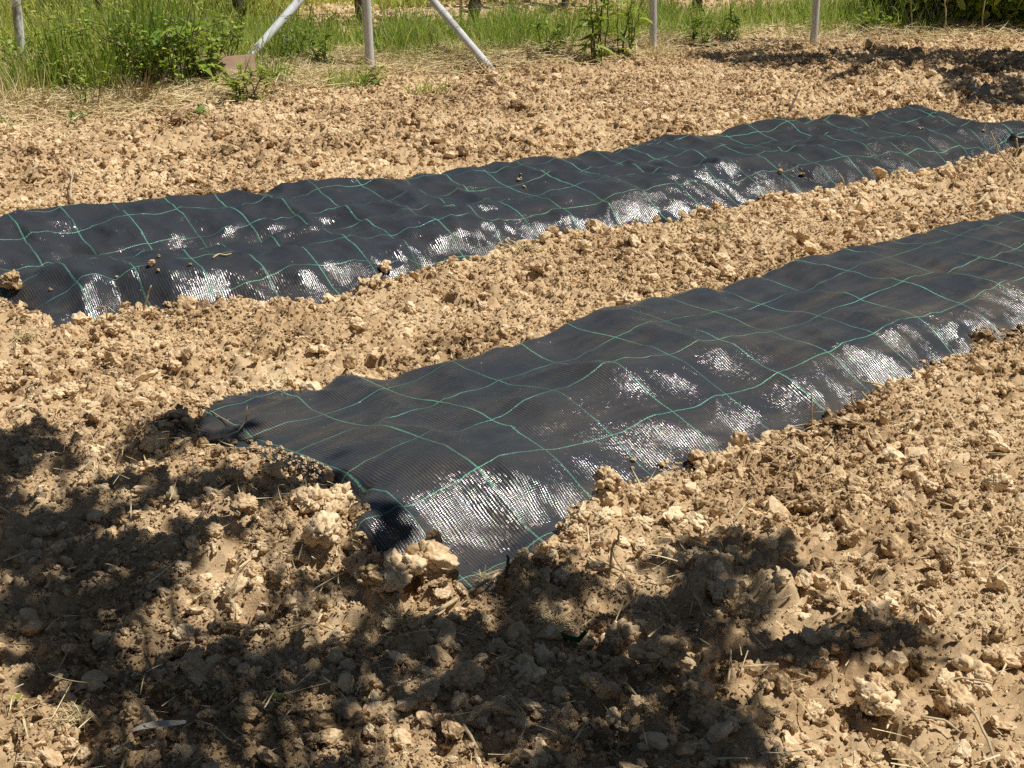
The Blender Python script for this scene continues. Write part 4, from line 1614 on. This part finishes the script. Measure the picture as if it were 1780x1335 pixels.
plant('leafy_weed', 'flat green weed in front of the dead grass clump', 'weed', un(345, 205, .02), 6, .07, .12, .06, .5, 34, tint=.5)
plant('leafy_weed', 'small leafy weed at the foot of the brace post', 'weed', un(640, 150, .02), 6, .14, .12, .05, .5, 60, tint=.7)
plant('leafy_weed', 'reddish leaved weed tuft at the far right behind the grass', 'weed', un(1505, 62, .03), 8, .22, .16, .05, .6, 110, tint=.75)
for i, (px, py, h, lab) in enumerate([(500, 118, .34, 'slender stemmed weed right of the left brace'), (565, 120, .30, 'thin weed with dark stem between brace and post'),
                                      (950, 108, .30, 'low leafy weed left of the tallest dock plant'), (1215, 84, .36, 'dark stemmed weed right of the thin pale post'),
                                      (1270, 78, .28, 'bushy green weed halfway between the right posts')]):
    plant('tall_weed', lab, 'weed', un(px, py, .03), 6, h, .12, .06, .4, 90, tint=.45, sr=.0025)

for i, (px, py, n_, h_, sp_, ti_, lab) in enumerate([
        (75, 170, 150, .42, .35, .6, 'light green grass clump leaning before the flaking white post'),
        (175, 165, 170, .50, .28, .62, 'yellowish tall grass clump left of the blue green clump'),
        (205, 130, 150, .55, .22, .5, 'thin stemmed grass clump before the farthest left grapevine'),
        (330, 118, 150, .52, .25, .6, 'feathery grass clump behind the dock plant left of the board'),
        (385, 108, 130, .40, .3, .55, 'soft grass clump right behind the fallen board'),
        (140, 120, 150, .50, .3, .75, 'pale yellow green grass clump behind the fence at the left'),
        (450, 120, 130, .30, .35, .6, 'short bright grass clump at the foot of the left brace')]):
    gclump(lab, px, py, n_, h_, sp_, ti_)
plant('bramble', 'upright bramble with yellow young leaves left of the blue green grass', 'bramble', un(170, 150, .02), 12, .60, .35, .036, .75, 420, tint=.95, arch=.3, smat=M_BARK, sr=.003)
plant('bramble', 'bramble with long bare arch reaching right over the board', 'bramble', un(345, 135, .02), 8, .55, .55, .038, .7, 240, tint=.85, arch=.5, smat=M_BARK, sr=.004)
plant('dock_plant', 'dock plant with wide leaves standing before the tall clumps at the left', 'dock', un(295, 158, .02), 5, .50, .16, .17, .3, 30, tint=.55, sr=.005, droop=.3)

for i, (px, py, h, lab) in enumerate([(110, 165, .62, 'tall loose weed with pale seed heads left of the yellowish grass clump'), (215, 172, .70, 'tallest wispy weed in front of the left grass clumps'),
                                      (318, 165, .66, 'wispy weed with thin dark stems behind the dock plant'), (395, 130, .50, 'loose thin weed rising behind the board'),
                                      (150, 190, .34, 'short bushy weed rooted in the straw at the left')]):
    plant('tall_weed', lab, 'weed', un(px, py, .03), 9, h, .22, .040, .35, 120, tint=.85, sr=.0026, lowleaf=.25)

# hanging dark leaf on the wire
fl = at(912, 12, 9.75)
flat_leaf('hanging_leaf', 'single dark green leaf hanging on the fence wire', [fl, fl + (.006, 0, -.03), fl + (.0, 0, -.06), fl + (-.004, 0, -.085), fl + (.004, .0, -.11)], .045, M_GREEN)

# the shrub at the right


def shrub(name, label, base, R3, n, mat, leaf, tint, clumps=40):
    base = np.array(base, float)
    e = empty(name, base)
    tag(e, label, 'shrub')
    mb = MB()
    cen = []
    for i in range(clumps):
        v = rng.normal(size=3)
        v /= np.linalg.norm(v)
        v *= rng.uniform(.35, 1) ** .5
        c = v * R3 + (0, 0, R3[2] * .92)
        c[2] = max(c[2], .04)
        cen.append(c)
        mb.add(tube(wob((rng.normal(0, .08), rng.normal(0, .08), -.03), c, 6, .03), [.011, .010, .008, .007, .005, .004, .002], 5))
    mb.build('stem', M_BARK, e)
    cen = np.array(cen)
    ci = rng.integers(0, len(cen), n)
    P0 = cen[ci] + rng.normal(0, .085, (n, 3))
    P0[:, 2] = np.maximum(P0[:, 2], .01)
    d = rng.normal(size=(n, 3)) + (0, -.3, -.1)
    TV, TF = leaf_t(.75, .1, .2)
    V, Fc = stamp(TV, TF, P0, frames(d, np.tile((0, -.2, 1.), (n, 1)) + rng.normal(0, .5, (n, 3))), rng.uniform(.6, 1.2, n) * leaf)
    T = np.clip(rng.normal(tint, .2, n) + .25 * (rng.random(len(cen))[ci] - .5), 0, 1)
    mesh_obj('foliage', V, Fc, mat, e, True, np.repeat(T, len(TV)))
    return e


shrub('shrub', 'dense dark green shrub at the far right corner behind the plot', (3.42, 10.98, .0), np.array((.80, .42, .42)), 7500, M_BUSH, .078, .78, 90)
shrub('shrub', 'lighter leafy shrub left of the dense dark shrub', (2.72, 10.85, .0), np.array((.30, .28, .26)), 1500, M_BUSH, .05, .85, 26)
for i, (px, lab) in enumerate([(1588, 'thin dry stalk in front of the right shrub, leftmost'), (1638, 'dry stalk leaning in front of the right shrub, middle'), (1708, 'dry stalk in front of the right shrub, rightmost')]):
    b = un(px, 60, .03)
    single('dry_stalk', lab, 'stalk', wob(b, b + (-.05 + .03 * i, .02, .42), 4, .015), .006, M_PALE, .6)

# ------------------------------------------------------------------ trees whose shade falls on the plot
SHADE = [
    [(0, 790), (60, 775), (108, 800), (105, 850), (55, 838), (0, 862)],
    [(248, 762), (300, 745), (330, 770), (335, 830), (300, 850), (250, 830), (195, 830), (200, 800)],
    [(0, 905), (60, 915), (120, 900), (200, 862), (340, 855), (420, 885), (480, 850), (560, 850), (545, 905), (470, 915), (425, 935), (400, 980), (330, 1010),
     (262, 1060), (230, 1110), (150, 1160), (60, 1150), (0, 1140)],
    [(-150, 760), (0, 790), (0, 1140), (-150, 1200)],
    [(0, 1150), (120, 1165), (190, 1195), (300, 1160), (370, 1115), (440, 1060), (560, 1045), (590, 1010), (640, 1005), (720, 1010), (800, 1020), (830, 1040), (900, 1045),
     (960, 1000), (1060, 985), (1170, 965), (1250, 955), (1330, 980), (1380, 1010), (1320, 1050), (1290, 1080), (1400, 1085), (1400, 1115), (1480, 1110), (1590, 1120),
     (1620, 1160), (1560, 1185), (1480, 1160), (1400, 1170), (1340, 1195), (1270, 1250), (1275, 1340), (660, 1340), (600, 1300), (470, 1340), (400, 1300), (270, 1290),
     (180, 1270), (90, 1225), (0, 1195)],
    [(330, 790), (375, 782), (410, 792), (400, 812), (365, 820), (335, 810)],
    [(590, 970), (625, 945), (670, 950), (690, 975), (665, 1010), (610, 1010)],
    [(-100, 1340), (1290, 1340), (1400, 1500), (1200, 1800), (-200, 1800)],
]
HOLES = [[(165, 965), (240, 940), (290, 955), (260, 990), (200, 1010)], [(640, 1065), (740, 1058), (800, 1040), (790, 1070), (720, 1120), (660, 1110)],
         [(770, 1170), (820, 1165), (840, 1200), (800, 1225), (765, 1215)], [(690, 1195), (750, 1190), (760, 1230), (700, 1240)],
         [(430, 1235), (520, 1210), (560, 1250), (500, 1285), (430, 1275)], [(-60, 1205), (100, 1225), (150, 1290), (120, 1400), (-60, 1400)], [(560, 1260), (660, 1250), (690, 1300), (640, 1400), (560, 1400)], [(590, 985), (560, 1040), (470, 1090), (380, 1150), (230, 1180), (215, 1110), (290, 1060), (400, 1000), (500, 970)],
         [(590, 1215), (640, 1200), (650, 1235), (600, 1240)], [(1000, 1055), (1060, 1065), (1050, 1100), (1010, 1090)], [(590, 1290), (650, 1285), (650, 1330), (590, 1330)],
         [(1130, 1120), (1170, 1115), (1175, 1150), (1140, 1155)], [(180, 1235), (250, 1215), (255, 1250), (200, 1262)]]
SHADE_R = [
    [(1180, 106), (1330, 94), (1480, 95), (1570, 100), (1610, 112), (1570, 132), (1500, 136), (1450, 152), (1400, 145), (1370, 128), (1280, 124)],
    [(1600, 112), (1700, 106), (1790, 100), (1900, 110), (1900, 190), (1790, 192), (1730, 202), (1680, 202), (1640, 178), (1625, 150), (1600, 130)],
]


def in_poly(px, py, poly):
    r = np.zeros(len(px), bool)
    n = len(poly)
    for i in range(n):
        a, b = poly[i], poly[(i + 1) % n]
        c = (a[1] > py) != (b[1] > py)
        xi = (b[0] - a[0]) * (py - a[1]) / (b[1] - a[1] + 1e-9) + a[0]
        r ^= c & (px < xi)
    return r


def shade_pts(polys, holes, xr, yr, n):
    x = rng.uniform(*xr, n)
    y = rng.uniform(*yr, n)
    d = y * math.cos(PITCH) + CH * math.sin(PITCH)
    u = y * math.sin(PITCH) - CH * math.cos(PITCH)
    px, py = 890 + F * x / d, 667.5 - F * u / d
    m = np.zeros(n, bool)
    for q in polys:
        m |= in_poly(px, py, q)
    for q in holes:
        m &= ~in_poly(px, py, q)
    return x[m], y[m]


def tree(name, label, base, trunk_r, fork, groups, leaf, n_limb):
    """groups: arrays of leaf positions in world space"""
    base = np.array(base, float)
    e = empty(name, base)
    tag(e, label, 'tree')
    mb = MB()
    fork = np.array(fork, float)
    mb.add(tube([p - base for p in wob(base - (0, 0, .2), fork, 8, .03)], [trunk_r * (1.2 - .45 * i / 8) for i in range(9)], 14))
    LP = np.concatenate(groups)
    cen = LP[rng.integers(0, len(LP), n_limb)]
    for i in range(n_limb // 6):
        c = cen[i]
        mid = fork + (c - fork) * .55 + (0, 0, .18)
        mb.add(tube([p - base for p in wob(fork - (0, 0, .05), mid, 5, .05)], [trunk_r * (.5 - .06 * k) for k in range(6)], 8))
        near = cen[np.argsort(np.linalg.norm(cen - c, axis=1))[1:7]]
        for q in near:
            mb.add(tube([p - base for p in wob(mid, q, 5, .03)], [trunk_r * (.2 - .032 * k) for k in range(6)], 6))
    mb.build('trunk', M_BARK, e)
    n = len(LP)
    d = rng.normal(size=(n, 3)) + (0, 0, -.4)
    TV, TF = leaf_t(.8, .08, .15)
    V, Fc = stamp(TV, TF, LP - base, frames(d, np.tile((0, 0, 1.), (n, 1)) + rng.normal(0, .35, (n, 3))), rng.uniform(.7, 1.2, n) * leaf)
    mesh_obj('crown', V, Fc, M_TREE, e, True, np.repeat(rng.random(n), len(TV)))
    return e


sx, sy = shade_pts(SHADE, HOLES, (-1.6, 1.5), (1.2, 3.4), 26000)
kk = fbm(sx * 8, sy * 8, 221, 2) < .17
sx, sy = sx[kk], sy[kk]
zt = rng.uniform(2.35, 3.3, len(sx))
S_ = np.array(SUN) / SUN.z
G1 = np.column_stack([sx, sy, np.zeros(len(sx))]) + (zt - .03)[:, None] * S_ + rng.normal(0, .012, (len(sx), 3))
xe = rng.uniform(-1.3, 1.4, 2600)
ye = rng.uniform(-.6, 1.25, 2600)
k = fbm(xe * 1.8, ye * 1.8, 201, 3) > -.08
xe, ye = xe[k], ye[k]
G2 = np.column_stack([xe, ye, np.zeros(len(xe))]) + rng.uniform(2.5, 3.6, len(xe))[:, None] * S_
tree('fruit_tree', 'fruit tree beside the plot whose leafy crown shades the foreground', (2.1, -.3, 0), .10, (2.0, .0, 1.95), [G1, G2], .062, 54)
sx, sy = shade_pts(SHADE_R, [], (.9, 4.6), (7.2, 10.6), 22000)
zt = rng.uniform(2.3, 3.6, len(sx))
kk = fbm(sx * 2.0, sy * 4.5, 211, 3) > -.10
sx, sy, zt = sx[kk], sy[kk], zt[kk]
G3 = np.column_stack([sx, sy, np.zeros(len(sx))]) + zt[:, None] * S_ + rng.normal(0, .02, (len(sx), 3))
tree('fruit_tree', 'fruit tree beyond the right side whose crown shades the far soil', (5.4, 9.2, 0), .11, (5.2, 9.5, 1.8), [G3], .07, 48)

# ------------------------------------------------------------------ light
w = bpy.data.worlds.new("World")
sc.world = w
w.use_nodes = True
nt = w.node_tree
sky = nt.nodes.new('ShaderNodeTexSky')
sky.sky_type = 'NISHITA'
sky.sun_disc = False
sky.sun_elevation = math.asin(SUN.z)
sky.sun_rotation = math.atan2(SUN.x, SUN.y)
sky.air_density = 1.0
sky.dust_density = .6
bg = nt.nodes['Background']
bg.inputs['Strength'].default_value = .030
nt.links.new(sky.outputs[0], bg.inputs['Color'])
sl = bpy.data.lights.new('sun', 'SUN')
sl.energy = 5.0
sl.angle = math.radians(.53)
sl.color = (1, .955, .87)
so = bpy.data.objects.new('sun', sl)
so.rotation_euler = SUN.to_track_quat('Z', 'Y').to_euler()
so.location = (4, 4, 8)
col.objects.link(so)

sc.view_settings.view_transform = 'Standard'
sc.view_settings.look = 'None'
sc.view_settings.exposure = 0
sc.cycles.use_denoising = False
sc.cycles.max_bounces = 6
sc.cycles.diffuse_bounces = 3
sc.cycles.glossy_bounces = 3
sc.cycles.transmission_bounces = 4
